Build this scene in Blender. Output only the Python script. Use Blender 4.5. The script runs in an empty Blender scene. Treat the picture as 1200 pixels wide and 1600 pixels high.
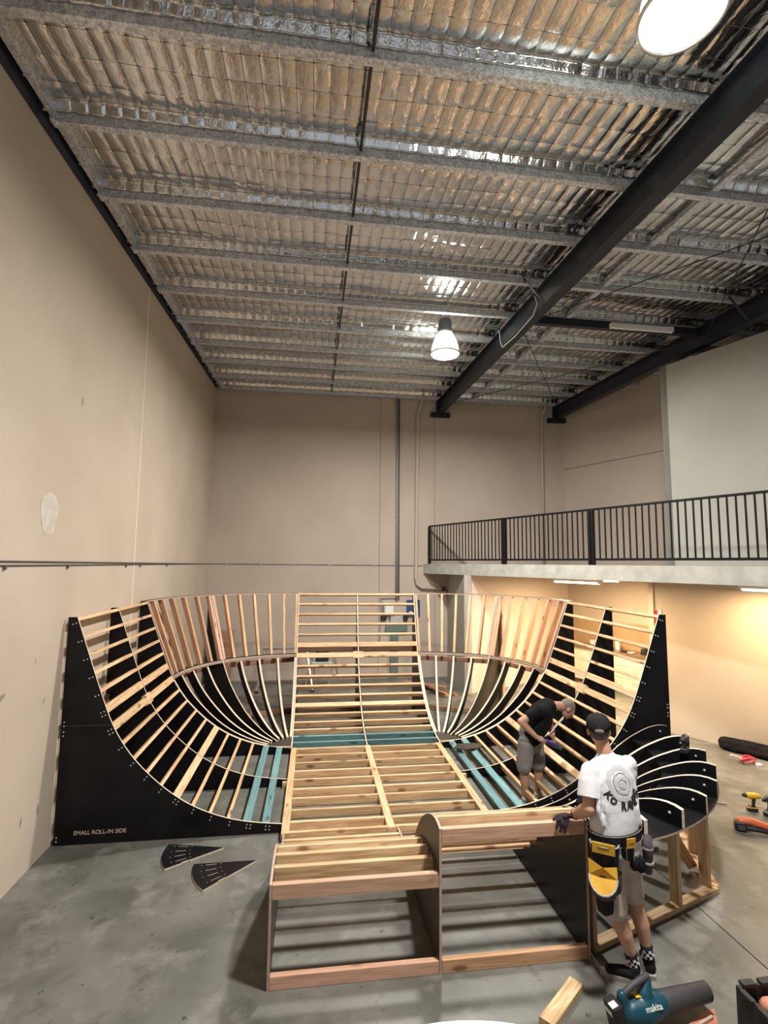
import bpy, bmesh, math, random
from mathutils import Vector as V, Matrix as MX
from mathutils.bvhtree import BVHTree
random.seed(7)
R = math.radians
sc = bpy.context.scene
COL = sc.collection
# ------------------------------------------------------------------ camera, world, exposure
cam = bpy.data.objects.new('camera', bpy.data.cameras.new('camera')); COL.objects.link(cam); sc.camera = cam
cam.data.sensor_fit = 'HORIZONTAL'; cam.data.sensor_width = 36.0; cam.data.lens = 36.0 * 802 / 1200
cam.data.clip_start = .05; cam.data.clip_end = 100
CAMH = 2.95
yw, pt, rl = R(7.7315), R(5.751), R(-.543)
fw = V((math.sin(yw) * math.cos(pt), math.cos(yw) * math.cos(pt), math.sin(pt)))
rt0 = V((math.cos(yw), -math.sin(yw), 0)); dn0 = fw.cross(rt0)
rt = rt0 * math.cos(rl) + dn0 * math.sin(rl); dn = -rt0 * math.sin(rl) + dn0 * math.cos(rl)
m = MX((rt, -dn, -fw)).transposed().to_4x4(); m.translation = (0, 0, CAMH); cam.matrix_world = m
W = bpy.data.worlds.new('world'); sc.world = W; W.use_nodes = True
W.node_tree.nodes['Background'].inputs[0].default_value = (.9, .95, 1, 1)
W.node_tree.nodes['Background'].inputs[1].default_value = .48
vs = sc.view_settings
vs.view_transform = 'Standard'; vs.look = 'None'; vs.gamma = 1; vs.use_curve_mapping = False; vs.exposure = 0.28
LAMPS = [(2.2, 2.6, 6.38), (2.2, 8.45, 6.62)]
LAMP_W = 440.0
TUBE_W = 135.0

# ------------------------------------------------------------------ materials
MAT = {}
def base(name):
    mt = bpy.data.materials.new(name); mt.use_nodes = True; MAT[name] = mt
    nt = mt.node_tree
    return mt, nt, nt.nodes['Principled BSDF'], nt.nodes.new, nt.links.new
def plain(name, col, rough=.6, metal=0, spec=.5, emit=None, es=0, coat=0):
    mt, nt, b, N, Lk = base(name)
    b.inputs['Base Color'].default_value = (*col, 1); b.inputs['Roughness'].default_value = rough
    b.inputs['Metallic'].default_value = metal; b.inputs['Specular IOR Level'].default_value = spec
    b.inputs['Coat Weight'].default_value = coat
    if emit: b.inputs['Emission Color'].default_value = (*emit, 1); b.inputs['Emission Strength'].default_value = es
    return mt
def ramp(N, Lk, src, stops):
    r = N('ShaderNodeValToRGB'); Lk(src, r.inputs[0])
    e = r.color_ramp.elements
    while len(e) < len(stops): e.new(.5)
    for k, (p, c) in enumerate(stops): e[k].position = p; e[k].color = (*c, 1)
    return r
def noisy(name, c1, c2, scale=4, rough=.7, detail=6, bump=.0, bscale=60, metal=0, coord='Object', stretch=(1, 1, 1), lo=.35, hi=.65, extra=None, spec=.5):
    mt, nt, b, N, Lk = base(name)
    tc = N('ShaderNodeTexCoord'); mp = N('ShaderNodeMapping'); mp.inputs['Scale'].default_value = stretch
    Lk(tc.outputs[coord], mp.inputs[0])
    n = N('ShaderNodeTexNoise'); n.inputs['Scale'].default_value = scale; n.inputs['Detail'].default_value = detail
    Lk(mp.outputs[0], n.inputs['Vector'])
    r = ramp(N, Lk, n.outputs['Fac'], [(lo, c1), (hi, c2)])
    col = r.outputs[0]
    if extra:
        for (c3, sc3, p0, p1, fac) in extra:
            n2 = N('ShaderNodeTexNoise'); n2.inputs['Scale'].default_value = sc3; n2.inputs['Detail'].default_value = 8
            n2.inputs['Roughness'].default_value = .62
            Lk(mp.outputs[0], n2.inputs['Vector'])
            rr = ramp(N, Lk, n2.outputs['Fac'], [(p0, (0, 0, 0)), (p1, (fac,) * 3)])
            mx = N('ShaderNodeMix'); mx.data_type = 'RGBA'
            Lk(rr.outputs[0], mx.inputs[0]); Lk(col, mx.inputs[6]); mx.inputs[7].default_value = (*c3, 1); col = mx.outputs[2]
    Lk(col, b.inputs['Base Color']); b.inputs['Roughness'].default_value = rough; b.inputs['Metallic'].default_value = metal
    b.inputs['Specular IOR Level'].default_value = spec
    if bump:
        nb = N('ShaderNodeTexNoise'); nb.inputs['Scale'].default_value = bscale; nb.inputs['Detail'].default_value = 4
        Lk(mp.outputs[0], nb.inputs['Vector'])
        bm = N('ShaderNodeBump'); bm.inputs['Strength'].default_value = bump; bm.inputs['Distance'].default_value = .01
        Lk(nb.outputs['Fac'], bm.inputs['Height']); Lk(bm.outputs[0], b.inputs['Normal'])
    return mt
def timber(name, light, dark, hue=.0):
    """softwood: grain runs along local X, a few knots, each piece its own tone"""
    mt, nt, b, N, Lk = base(name)
    tc = N('ShaderNodeTexCoord'); oi = N('ShaderNodeObjectInfo'); ad = N('ShaderNodeVectorMath'); ad.operation = 'ADD'
    ml = N('ShaderNodeMath'); ml.operation = 'MULTIPLY'; ml.inputs[1].default_value = 37.0
    Lk(oi.outputs['Random'], ml.inputs[0]); Lk(tc.outputs['Object'], ad.inputs[0]); Lk(ml.outputs[0], ad.inputs[1])
    mp = N('ShaderNodeMapping'); mp.inputs['Scale'].default_value = (1.2, 26, 26); Lk(ad.outputs[0], mp.inputs[0])
    n = N('ShaderNodeTexNoise'); n.inputs['Scale'].default_value = 2.2; n.inputs['Detail'].default_value = 5; n.inputs['Distortion'].default_value = .6
    Lk(mp.outputs[0], n.inputs['Vector'])
    r = ramp(N, Lk, n.outputs['Fac'], [(.36, dark), (.6, light)])
    mp2 = N('ShaderNodeMapping'); mp2.inputs['Scale'].default_value = (2.6, 7, 7); Lk(ad.outputs[0], mp2.inputs[0])
    vo = N('ShaderNodeTexVoronoi'); vo.inputs['Scale'].default_value = 1.0; Lk(mp2.outputs[0], vo.inputs['Vector'])
    kr = ramp(N, Lk, vo.outputs['Distance'], [(.10, (.85,) * 3), (.2, (0, 0, 0))])
    mx = N('ShaderNodeMix'); mx.data_type = 'RGBA'; Lk(kr.outputs[0], mx.inputs[0]); Lk(r.outputs[0], mx.inputs[6])
    mx.inputs[7].default_value = (dark[0] * .42, dark[1] * .33, dark[2] * .3, 1)
    hs = N('ShaderNodeHueSaturation'); Lk(mx.outputs[2], hs.inputs['Color'])
    mr = N('ShaderNodeMapRange'); Lk(oi.outputs['Random'], mr.inputs[0]); mr.inputs[3].default_value = .8; mr.inputs[4].default_value = 1.15
    Lk(mr.outputs[0], hs.inputs['Value'])
    mr2 = N('ShaderNodeMapRange'); Lk(oi.outputs['Random'], mr2.inputs[0]); mr2.inputs[3].default_value = .5 + hue; mr2.inputs[4].default_value = .488 + hue
    Lk(mr2.outputs[0], hs.inputs['Hue'])
    Lk(hs.outputs[0], b.inputs['Base Color']); b.inputs['Roughness'].default_value = .62
    bp = N('ShaderNodeBump'); bp.inputs['Strength'].default_value = .15; bp.inputs['Distance'].default_value = .003
    Lk(n.outputs['Fac'], bp.inputs['Height']); Lk(bp.outputs[0], b.inputs['Normal'])
    return mt
def foil(name):
    mt, nt, b, N, Lk = base(name)
    tc = N('ShaderNodeTexCoord'); mp = N('ShaderNodeMapping'); mp.inputs['Scale'].default_value = (1.8, .8, 1); Lk(tc.outputs['Object'], mp.inputs[0])
    n = N('ShaderNodeTexNoise'); n.inputs['Scale'].default_value = 13; n.inputs['Detail'].default_value = 4; n.inputs['Distortion'].default_value = 1.2
    Lk(mp.outputs[0], n.inputs['Vector'])
    bp = N('ShaderNodeBump'); bp.inputs['Strength'].default_value = .22; bp.inputs['Distance'].default_value = .02
    Lk(n.outputs['Fac'], bp.inputs['Height']); Lk(bp.outputs[0], b.inputs['Normal'])
    b.inputs['Base Color'].default_value = (.655, .65, .635, 1); b.inputs['Metallic'].default_value = 1; b.inputs['Roughness'].default_value = .13
    return mt
def acrylic(name):
    mt, nt, b, N, Lk = base(name)
    t = N('ShaderNodeBsdfTransparent'); t.inputs[0].default_value = (.9, .93, .88, 1); x = N('ShaderNodeMixShader'); x.inputs[0].default_value = .62
    b.inputs['Base Color'].default_value = (.16, .165, .15, 1); b.inputs['Roughness'].default_value = .25
    Lk(t.outputs[0], x.inputs[1]); Lk(b.outputs[0], x.inputs[2]); Lk(x.outputs[0], nt.nodes['Material Output'].inputs[0]); return mt
def galv(name):
    mt, nt, b, N, Lk = base(name)
    tc = N('ShaderNodeTexCoord'); v = N('ShaderNodeTexVoronoi'); v.inputs['Scale'].default_value = 55; Lk(tc.outputs['Object'], v.inputs['Vector'])
    n = N('ShaderNodeTexNoise'); n.inputs['Scale'].default_value = 12; n.inputs['Detail'].default_value = 6; Lk(tc.outputs['Object'], n.inputs['Vector'])
    mx = N('ShaderNodeMix'); mx.data_type = 'FLOAT'; mx.inputs[0].default_value = .5; Lk(v.outputs['Color'], mx.inputs[2]); Lk(n.outputs['Fac'], mx.inputs[3])
    r = ramp(N, Lk, mx.outputs[0], [(.3, (.40, .415, .45)), (.7, (.86, .88, .93))]); Lk(r.outputs[0], b.inputs['Base Color'])
    b.inputs['Metallic'].default_value = .55; b.inputs['Roughness'].default_value = .42
    return mt
wallm = lambda n, a, c, **k: noisy(n, a, c, scale=.8, detail=5, rough=.88, bump=.12, bscale=45, spec=.2, **k)
wallm('wall_paint', (.495, .415, .33), (.55, .468, .378), extra=[((.33, .29, .24), 7, .70, .78, .5)])
wallm('wall_paint_back', (.47, .395, .33), (.52, .44, .37), extra=[((.3, .26, .22), 9, .72, .80, .5)])
wallm('wall_white', (.62, .53, .47), (.67, .58, .52))
wallm('wall_grey', (.37, .365, .325), (.42, .41, .365))
noisy('concrete_floor', (.098, .097, .084), (.185, .184, .163), scale=1.6, detail=12, rough=.42, bump=.10, bscale=40, spec=.35,
      extra=[((.055, .052, .046), 3.2, .54, .72, .75), ((.28, .28, .25), 2.6, .54, .70, .6), ((.03, .028, .025), 11, .645, .69, .8), ((.34, .34, .32), 40, .70, .74, .7)])
noisy('concrete_slab', (.36, .37, .33), (.48, .48, .43), scale=5, rough=.8, bump=.15, bscale=50)
timber('pine', (.76, .55, .31), (.50, .315, .15))
timber('pine_orange', (.70, .43, .24), (.50, .28, .14))
timber('pine_brown', (.42, .25, .15), (.26, .14, .08))
timber('pine_pink', (.66, .42, .28), (.50, .30, .19))
timber('pine_teal', (.17, .32, .33), (.09, .215, .24))
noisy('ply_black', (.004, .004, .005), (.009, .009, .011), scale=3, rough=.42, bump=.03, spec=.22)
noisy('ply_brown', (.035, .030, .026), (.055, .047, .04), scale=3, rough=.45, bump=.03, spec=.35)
noisy('ply_edge', (.62, .52, .38), (.74, .64, .5), scale=40, rough=.7)
noisy('ply_edge_pink', (.42, .30, .23), (.52, .38, .3), scale=30, rough=.7)
foil('foil'); galv('galvanised')
noisy('steel_navy', (.010, .014, .022), (.018, .023, .034), scale=5, rough=.5, spec=.4)
plain('steel_black', (.004, .004, .005), .5, spec=.25)
plain('rod_black', (.02, .02, .022), .5)
plain('conduit_grey', (.30, .30, .29), .5); plain('pipe_paint', (.50, .42, .34), .6); plain('cable_dark', (.10, .095, .09), .6)
plain('sealant', (.74, .66, .55), .6)
plain('white_gloss', (.82, .82, .82), .3); plain('white_plastic', (.60, .62, .67), .4)
plain('aluminium', (.75, .76, .78), .3, .9); plain('blue_sign', (.02, .06, .22), .5); plain('red_sign', (.6, .03, .05), .5)
plain('board_grey', (.42, .44, .44), .5); plain('board_green', (.13, .18, .17), .5)
noisy('cabinet_cream', (.74, .68, .56), (.78, .72, .6), scale=2, rough=.45); noisy('splash_brown', (.36, .24, .14), (.43, .30, .18), scale=6, rough=.4, stretch=(1, 1, .2))
noisy('worktop_brown', (.14, .09, .06), (.2, .13, .09), scale=20, rough=.4)
plain('lamp_glow', (1, 1, 1), .4, emit=(1, .98, .94), es=14.0); acrylic('lamp_acrylic')
plain('lamp_body', (.16, .16, .17), .45); plain('tube_glow', (1, 1, 1), .4, emit=(1, .86, .62), es=9.0); plain('tube_off', (.82, .80, .76), .5)
plain('screw', (.75, .75, .74), .35, .6)
plain('text_route', (.62, .45, .40), .7)
noisy('skin', (.50, .27, .18), (.58, .33, .225), scale=9, rough=.55); noisy('skin_shaded', (.33, .18, .12), (.42, .235, .16), scale=9, rough=.55)  # second skin, for the stooping man: shade put into a darker base colour
noisy('hair_dark', (.035, .025, .02), (.075, .055, .045), scale=60, rough=.7); noisy('hair_grey', (.11, .085, .065), (.19, .15, .12), scale=70, rough=.7)
noisy('tee_white', (.56, .56, .585), (.64, .64, .66), scale=5, rough=.85, bump=.5, bscale=11); noisy('tee_black', (.003, .004, .005), (.007, .008, .009), scale=6, rough=.8, bump=.25, bscale=16, spec=.12)
noisy('shorts_tan', (.44, .35, .29), (.54, .44, .37), scale=7, rough=.9, bump=.25, bscale=18); noisy('shorts_grey', (.13, .125, .12), (.19, .18, .17), scale=7, rough=.9, bump=.3, bscale=18)
noisy('cap_grey', (.012, .0125, .013), (.02, .021, .022), scale=30, rough=.9, spec=.12); noisy('glove_black', (.012, .009, .012), (.03, .022, .028), scale=25, rough=.7, spec=.12)
noisy('sock_black', (.01, .01, .013), (.018, .018, .022), scale=40, rough=.9, spec=.12); plain('sock_white', (.75, .72, .76), .8)
noisy('shoe_black', (.010, .010, .012), (.02, .02, .023), scale=30, rough=.75, spec=.12); noisy('shoe_sole', (.27, .25, .225), (.36, .33, .30), scale=30, rough=.7); noisy('shoe_grey', (.38, .37, .35), (.5, .49, .46), scale=30, rough=.8)
noisy('belt_black', (.012, .012, .013), (.026, .025, .025), scale=30, rough=.75, bump=.2, bscale=60, spec=.12); noisy('belt_yellow', (.52, .27, .015), (.62, .35, .03), scale=8, rough=.7); noisy('belt_trim', (.33, .31, .28), (.42, .4, .36), scale=20, rough=.7)
noisy('pouch_plum', (.045, .035, .045), (.07, .055, .07), scale=20, rough=.75)
plain('print_black', (.012, .012, .014), .8); plain('print_grey', (.20, .20, .215), .85); plain('print_light', (.44, .44, .46), .85); plain('scuff_grey', (.26, .225, .18), .9)
plain('makita_teal', (.006, .06, .09), .38); plain('tool_black', (.014, .014, .015), .5); plain('rubber_grey', (.05, .05, .055), .6)
plain('tool_yellow', (.75, .42, .02), .4); plain('tool_orange', (.62, .13, .05), .42); plain('tool_blue', (.03, .03, .16), .4); plain('tool_green', (.02, .12, .08), .5)
plain('label_white', (.85, .85, .82), .5); plain('strap_red', (.6, .04, .06), .6); plain('strap_pink', (.75, .45, .45), .6)
noisy('bag_black', (.004, .0035, .0035), (.010, .008, .008), scale=12, rough=.7, bump=.3, bscale=18, spec=.1); noisy('leather_red', (.40, .14, .09), (.52, .21, .14), scale=9, rough=.6)
noisy('crate_black', (.014, .014, .014), (.028, .027, .026), scale=14, rough=.7)

# ------------------------------------------------------------------ mesh helpers
class MB:
    def __init__(s): s.v = []; s.f = []; s.m = []
    def add(s, vs_, fs, mi=0):
        o = len(s.v); s.v += [tuple(p) for p in vs_]
        for k, f in enumerate(fs): s.f.append([o + i for i in f]); s.m.append(mi[k] if isinstance(mi, (list, tuple)) else mi)
        return s
    def box(s, a, b, mi=0, mat=None):
        (x0, y0, z0), (x1, y1, z1) = a, b
        p = [(x0, y0, z0), (x1, y0, z0), (x1, y1, z0), (x0, y1, z0), (x0, y0, z1), (x1, y0, z1), (x1, y1, z1), (x0, y1, z1)]
        if mat is not None: p = [mat @ V(q) for q in p]
        return s.add(p, [(3, 2, 1, 0), (4, 5, 6, 7), (0, 1, 5, 4), (1, 2, 6, 5), (2, 3, 7, 6), (3, 0, 4, 7)], mi)
    def rbox(s, a, b, r, mi=0, mat=None, n=3):
        """box with rounded vertical edges (local Z) and chamfered rims"""
        (x0, y0, z0), (x1, y1, z1) = a, b
        pts = []
        for (cx_, cy_, a0) in ((x1 - r, y1 - r, 0), (x0 + r, y1 - r, 90), (x0 + r, y0 + r, 180), (x1 - r, y0 + r, 270)):
            for k in range(n + 1):
                t = R(a0 + 90 * k / n); pts.append((cx_ + r * math.cos(t), cy_ + r * math.sin(t)))
        cx_, cy_ = (x0 + x1) / 2, (y0 + y1) / 2; c = min(r * .5, (z1 - z0) * .25)
        rings = [(z0, c), (z0 + c, 0), (z1 - c, 0), (z1, c)]
        P = []
        for (z, ins) in rings:
            for (x, y) in pts:
                dx, dy = x - cx_, y - cy_; l = math.hypot(dx, dy) or 1; P.append(V((x - dx / l * ins, y - dy / l * ins, z)))
        if mat is not None: P = [mat @ q for q in P]
        k = len(pts); F = [tuple(range(k - 1, -1, -1)), tuple(3 * k + i for i in range(k))]
        for j in range(3):
            for i in range(k): F.append((j * k + i, j * k + (i + 1) % k, (j + 1) * k + (i + 1) % k, (j + 1) * k + i))
        return s.add(P, F, mi)
    def prism(s, poly, vec, mf=0, ms=0):
        n = len(poly); vec = V(vec); p = [V(q) for q in poly]
        s.add(p + [q + vec for q in p], [tuple(range(n)), tuple(range(2 * n - 1, n - 1, -1))] + [((i + 1) % n, i, n + i, n + (i + 1) % n) for i in range(n)], [mf, mf] + [ms] * n)
        return s
    def tube(s, pts, rad, n=10, mi=0, ref=None, cap=True, closed=False):
        pts = [V(p) for p in pts]; k = len(pts); P = []
        if not isinstance(rad, (list, tuple)): rad = [rad] * k
        rf = V(ref) if ref else None; prev = None
        for i in range(k):
            if closed: t = pts[(i + 1) % k] - pts[i - 1]
            else: t = pts[min(i + 1, k - 1)] - pts[max(i - 1, 0)]
            t = t.normalized()
            if rf is not None: u = rf - t * rf.dot(t)
            elif prev is None: u = t.orthogonal()
            else: u = prev - t * prev.dot(t)
            if u.length < 1e-5: u = t.orthogonal()
            u.normalize(); prev = u; w = t.cross(u)
            a, b = rad[i] if isinstance(rad[i], (list, tuple)) else (rad[i], rad[i])
            for j in range(n):
                an = 2 * math.pi * j / n; P.append(pts[i] + u * a * math.cos(an) + w * b * math.sin(an))
        F = []
        for i in range(k if closed else k - 1):
            for j in range(n): F.append((i * n + j, i * n + (j + 1) % n, ((i + 1) % k) * n + (j + 1) % n, ((i + 1) % k) * n + j))
        if cap and not closed: F += [tuple(range(n - 1, -1, -1)), tuple((k - 1) * n + j for j in range(n))]
        return s.add(P, F, mi)
    def limb(s, pts, rad, n=14, mi=0, ref=None):
        """tube with rounded ends"""
        pts = [V(p) for p in pts]; rad = [r if isinstance(r, (list, tuple)) else (r, r) for r in rad]
        P, Q = [], []
        d = (pts[0] - pts[1]).normalized()
        for a in (80, 55, 28): P.append(pts[0] + d * min(rad[0]) * math.sin(R(a))); Q.append(tuple(x * math.cos(R(a)) for x in rad[0]))
        P += pts; Q += rad
        d = (pts[-1] - pts[-2]).normalized()
        for a in (28, 55, 80): P.append(pts[-1] + d * min(rad[-1]) * math.sin(R(a))); Q.append(tuple(x * math.cos(R(a)) for x in rad[-1]))
        return s.tube(P, Q, n, mi, ref)
    def ball(s, c, r, n=14, mi=0, mat=None):
        if not isinstance(r, (list, tuple)): r = (r, r, r)
        P = []; k = n // 2
        for i in range(1, k):
            t = math.pi * i / k
            for j in range(n):
                a = 2 * math.pi * j / n; P.append(V((r[0] * math.sin(t) * math.cos(a), r[1] * math.sin(t) * math.sin(a), r[2] * math.cos(t))))
        P += [V((0, 0, r[2])), V((0, 0, -r[2]))]
        P = [(mat @ p if mat else p) + V(c) for p in P]; F = []
        for i in range(k - 2):
            for j in range(n): F.append((i * n + j, (i + 1) * n + j, (i + 1) * n + (j + 1) % n, i * n + (j + 1) % n))
        for j in range(n): F.append(((k - 1) * n, j, (j + 1) % n)); F.append(((k - 1) * n + 1, (k - 2) * n + (j + 1) % n, (k - 2) * n + j))
        return s.add(P, F, mi)
    def lathe(s, prof, c=(0, 0, 0), n=24, mi=0, mat=None):
        P = []; k = len(prof)
        for (r, z) in prof:
            for j in range(n):
                a = 2 * math.pi * j / n; p = V((r * math.cos(a), r * math.sin(a), z)); P.append((mat @ p if mat else p) + V(c))
        F = [(i * n + j, i * n + (j + 1) % n, (i + 1) * n + (j + 1) % n, (i + 1) * n + j) for i in range(k - 1) for j in range(n)]
        return s.add(P, F, mi)
    def mesh(s, name, mats, smooth=False):
        me = bpy.data.meshes.new(name); me.from_pydata(s.v, [], s.f)
        for q in (mats if isinstance(mats, (list, tuple)) else [mats]): me.materials.append(MAT[q])
        me.polygons.foreach_set('material_index', s.m)
        if smooth: me.polygons.foreach_set('use_smooth', [True] * len(s.f))
        me.update(); return me
    def obj(s, name, mats, parent=None, smooth=False, fix=False):
        me = s.mesh(name, mats, smooth)
        if fix:
            b = bmesh.new(); b.from_mesh(me); bmesh.ops.recalc_face_normals(b, faces=b.faces); b.to_mesh(me); b.free()
        return link(name, me, parent)
def link(name, me, parent=None, mw=None):
    o = bpy.data.objects.new(name, me); COL.objects.link(o)
    if parent is not None: o.parent = parent
    # children are built in world space; parents are Empties at known places (root_of) or identity meshes
    off = MX.Identity(4) if parent is None else ORIG.get(parent.name, MX.Identity(4))
    o.matrix_basis = off.inverted() @ (mw if mw is not None else MX.Identity(4))
    ORIG[o.name] = mw if mw is not None else MX.Identity(4)
    return o
ORIG = {}
def tag(o, label=None, cat=None, group=None, kind=None):
    if label: o['label'] = label
    if cat: o['category'] = cat
    if group: o['group'] = group
    if kind: o['kind'] = kind
    return o
def thing(name, loc, label, cat, group=None, kind=None):
    o = bpy.data.objects.new(name, None); COL.objects.link(o); o.location = loc; o.empty_display_size = .1
    ORIG[o.name] = MX.Translation(loc)
    return tag(o, label, cat, group, kind)
def frame(x, y, z, o=(0, 0, 0)):
    m_ = MX((V(x), V(y), V(z))).transposed().to_4x4(); m_.translation = V(o); return m_
def rotz(a, o=(0, 0, 0)): return MX.Translation(o) @ MX.Rotation(R(a), 4, 'Z')
_bars = {}
def bar(name, mats, L, w, d, x, y, o, parent, top=True):
    """timber: long local X, width local Y, depth below the origin (or centred)"""
    key = (round(L, 3), w, d, mats, top)
    if key not in _bars:
        z0, z1 = (-d, 0) if top else (-d / 2, d / 2); c = .003; b = MB()
        pr = [(-w / 2 + c, z0), (w / 2 - c, z0), (w / 2, z0 + c), (w / 2, z1 - c), (w / 2 - c, z1), (-w / 2 + c, z1), (-w / 2, z1 - c), (-w / 2, z0 + c)]
        b.prism([(-L / 2, p, q) for p, q in pr], (L, 0, 0)); _bars[key] = b.mesh(name, mats)
        bb = bmesh.new(); bb.from_mesh(_bars[key]); bmesh.ops.recalc_face_normals(bb, faces=bb.faces); bb.to_mesh(_bars[key]); bb.free()
    x = V(x).normalized(); y = V(y); y = (y - x * y.dot(x)).normalized(); z = x.cross(y)
    return link(name, _bars[key], parent, frame(x, y, z, o))
def beam(name, mats, a, b, w, d, parent, up=(0, 0, 1), top=False):
    a, b = V(a), V(b); x = (b - a).normalized(); z = V(up); z = (z - x * z.dot(x)).normalized(); y = z.cross(x)
    return bar(name, mats, (b - a).length, w, d, x, y, (a + b) / 2, parent, top)
def evalmesh(o):
    dg = bpy.context.evaluated_depsgraph_get(); dg.update()
    return bpy.data.meshes.new_from_object(o.evaluated_get(dg))
def fuse(name, mb, mat, parent, voxel=.012, smooth=3, kind=None):
    """join overlapping limbs into one continuous skin"""
    me = mb.mesh(name, mat); t = bpy.data.objects.new('tmp', me); COL.objects.link(t)
    r_ = t.modifiers.new('r', 'REMESH'); r_.mode = 'VOXEL'; r_.voxel_size = voxel
    s_ = t.modifiers.new('s', 'SMOOTH'); s_.iterations = smooth; s_.factor = .5
    e = evalmesh(t); bpy.data.objects.remove(t)
    e.materials.clear(); e.materials.append(MAT[mat]); e.polygons.foreach_set('use_smooth', [True] * len(e.polygons))
    e.polygons.foreach_set('material_index', [0] * len(e.polygons)); e.name = name
    return link(name, e, parent)
def hem(o, co, no, rad, xmax=None):
    """cut a garment open at a sleeve, leg or waist"""
    b = bmesh.new(); b.from_mesh(o.data); co, no = V(co), V(no).normalized()
    fs = [f for f in b.faces if (f.calc_center_median() - co).length < rad]
    g = set(fs); [g.update(f.edges) or g.update(f.verts) for f in fs]
    bmesh.ops.bisect_plane(b, geom=list(g), plane_co=co, plane_no=no, clear_outer=True, dist=1e-5)
    b.to_mesh(o.data); b.free(); o.data.polygons.foreach_set('use_smooth', [True] * len(o.data.polygons))
    if not any(md.type == 'SOLIDIFY' for md in o.modifiers): md = o.modifiers.new('thickness', 'SOLIDIFY'); md.thickness = .004; md.offset = -1
def textmesh(body, width, depth=.0, bold=0.0):
    cu = bpy.data.curves.new('t', 'FONT'); cu.body = body; cu.extrude = depth; cu.align_x = 'CENTER'; cu.align_y = 'CENTER'; cu.resolution_u = 3; cu.offset = bold
    o = bpy.data.objects.new('t', cu); COL.objects.link(o); e = evalmesh(o); bpy.data.objects.remove(o)
    xs = [v.co.x for v in e.vertices]; k = width / (max(xs) - min(xs)); x0 = (max(xs) + min(xs)) / 2
    for v in e.vertices: v.co = ((v.co.x - x0) * k, v.co.y * k, v.co.z)
    return e
def textobj(name, body, width, mat, parent, mw, depth=.001, hscale=1.0):
    e = textmesh(body, width, depth)
    if hscale != 1:
        for v in e.vertices: v.co.y *= hscale
    e.materials.clear(); e.materials.append(MAT[mat]); return link(name, e, parent, mw)
# ------------------------------------------------------------------ the building
XL, YB, YF = -2.645, 13.55, -7.0
zp = lambda y: 7.45 + .047 * (y - 13.5)          # underside of the purlins
# floor: cast slabs with a sawn joint at X = 3.39
fl = thing('floor', (0, 0, 0), None, None, kind='structure')
for (x0, x1) in ((XL - .1, 3.384), (3.396, 12.5)):
    for (y0, y1) in ((YF, 1.0), (1.008, 9.4), (9.408, YB + .1)):
        MB().box((x0, y0, -.15), (x1, y1, 0)).obj('slab', 'concrete_floor', fl)
MB().box((XL - .1, YF, -.2), (12.5, YB + .1, -.012)).obj('joint_filler', 'cable_dark', fl)
# left wall: precast panels with a sealed joint at Y = 8.1
wl = thing('wall_left', (XL, 5, 0), None, None, kind='structure')
for (y0, y1) in ((YF, 2.0), (2.012, 8.094), (8.106, YB + .1)):
    MB().add([(XL, y0, 0), (XL, y1, 0), (XL, y1, zp(y1) + .3), (XL, y0, zp(y0) + .3), (XL - .15, y0, 0), (XL - .15, y1, 0), (XL - .15, y1, zp(y1) + .3), (XL - .15, y0, zp(y0) + .3)],
             [(0, 3, 2, 1), (4, 5, 6, 7), (0, 1, 5, 4), (1, 2, 6, 5), (2, 3, 7, 6), (3, 0, 4, 7)]).obj('panel', 'wall_paint', wl)
for y in (2.006, 8.1): MB().box((XL - .1, y - .019, 0), (XL + .004, y + .019, zp(y) + .3)).obj('joint_seal', 'sealant', wl)
# patched plaster spot on the left wall
pts = [(XL + .002, 5.55 + .17 * math.cos(t) * (1 + .15 * math.sin(3 * t)), 3.42 + .24 * math.sin(t) * (1 + .12 * math.cos(2 * t))) for t in [2 * math.pi * k / 28 for k in range(28)]]
noisy('patch', (.60, .55, .49), (.50, .44, .36), scale=9, rough=.9)
MB().add(pts, [tuple(range(28))]).obj('plaster_patch', 'patch', wl)
for (y, z, a_, w_) in ((4.95, 1.75, 20, .10), (5.5, 1.98, 70, .03), (5.72, 1.55, 60, .04), (5.45, .52, 80, .05), (5.75, .50, 95, .06), (6.1, 4.75, 88, .06)):
    d_ = V((0, math.cos(R(a_)), math.sin(R(a_)))); e_ = V((0, -d_.z, d_.y)); q_ = V((XL + .0015, y, z))
    MB().add([q_ + d_ * w_ * x + e_ * w_ * .28 * yy_ for x, yy_ in ((-1, -.2), (-.3, -1), (.5, -.6), (1, .1), (.4, 1), (-.6, .7))], [(0, 1, 2, 3, 4, 5)]).obj('scuff', 'scuff_grey', wl)
# back wall: three panels, joints at X = 1.72 and 3.22
wb = thing('wall_back', (2, YB, 0), None, None, kind='structure')
jx = [XL - .15, 1.725, 3.225, 9.6]
for k in range(3): MB().box((jx[k] + .005, YB, 0), (jx[k + 1] - .005, YB + .15, 7.75)).obj('panel', 'wall_paint_back', wb)
MB().box((XL, YB + .02, 0), (9.6, YB + .2, 7.7)).obj('joint_seal', 'cable_dark', wb)
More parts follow.
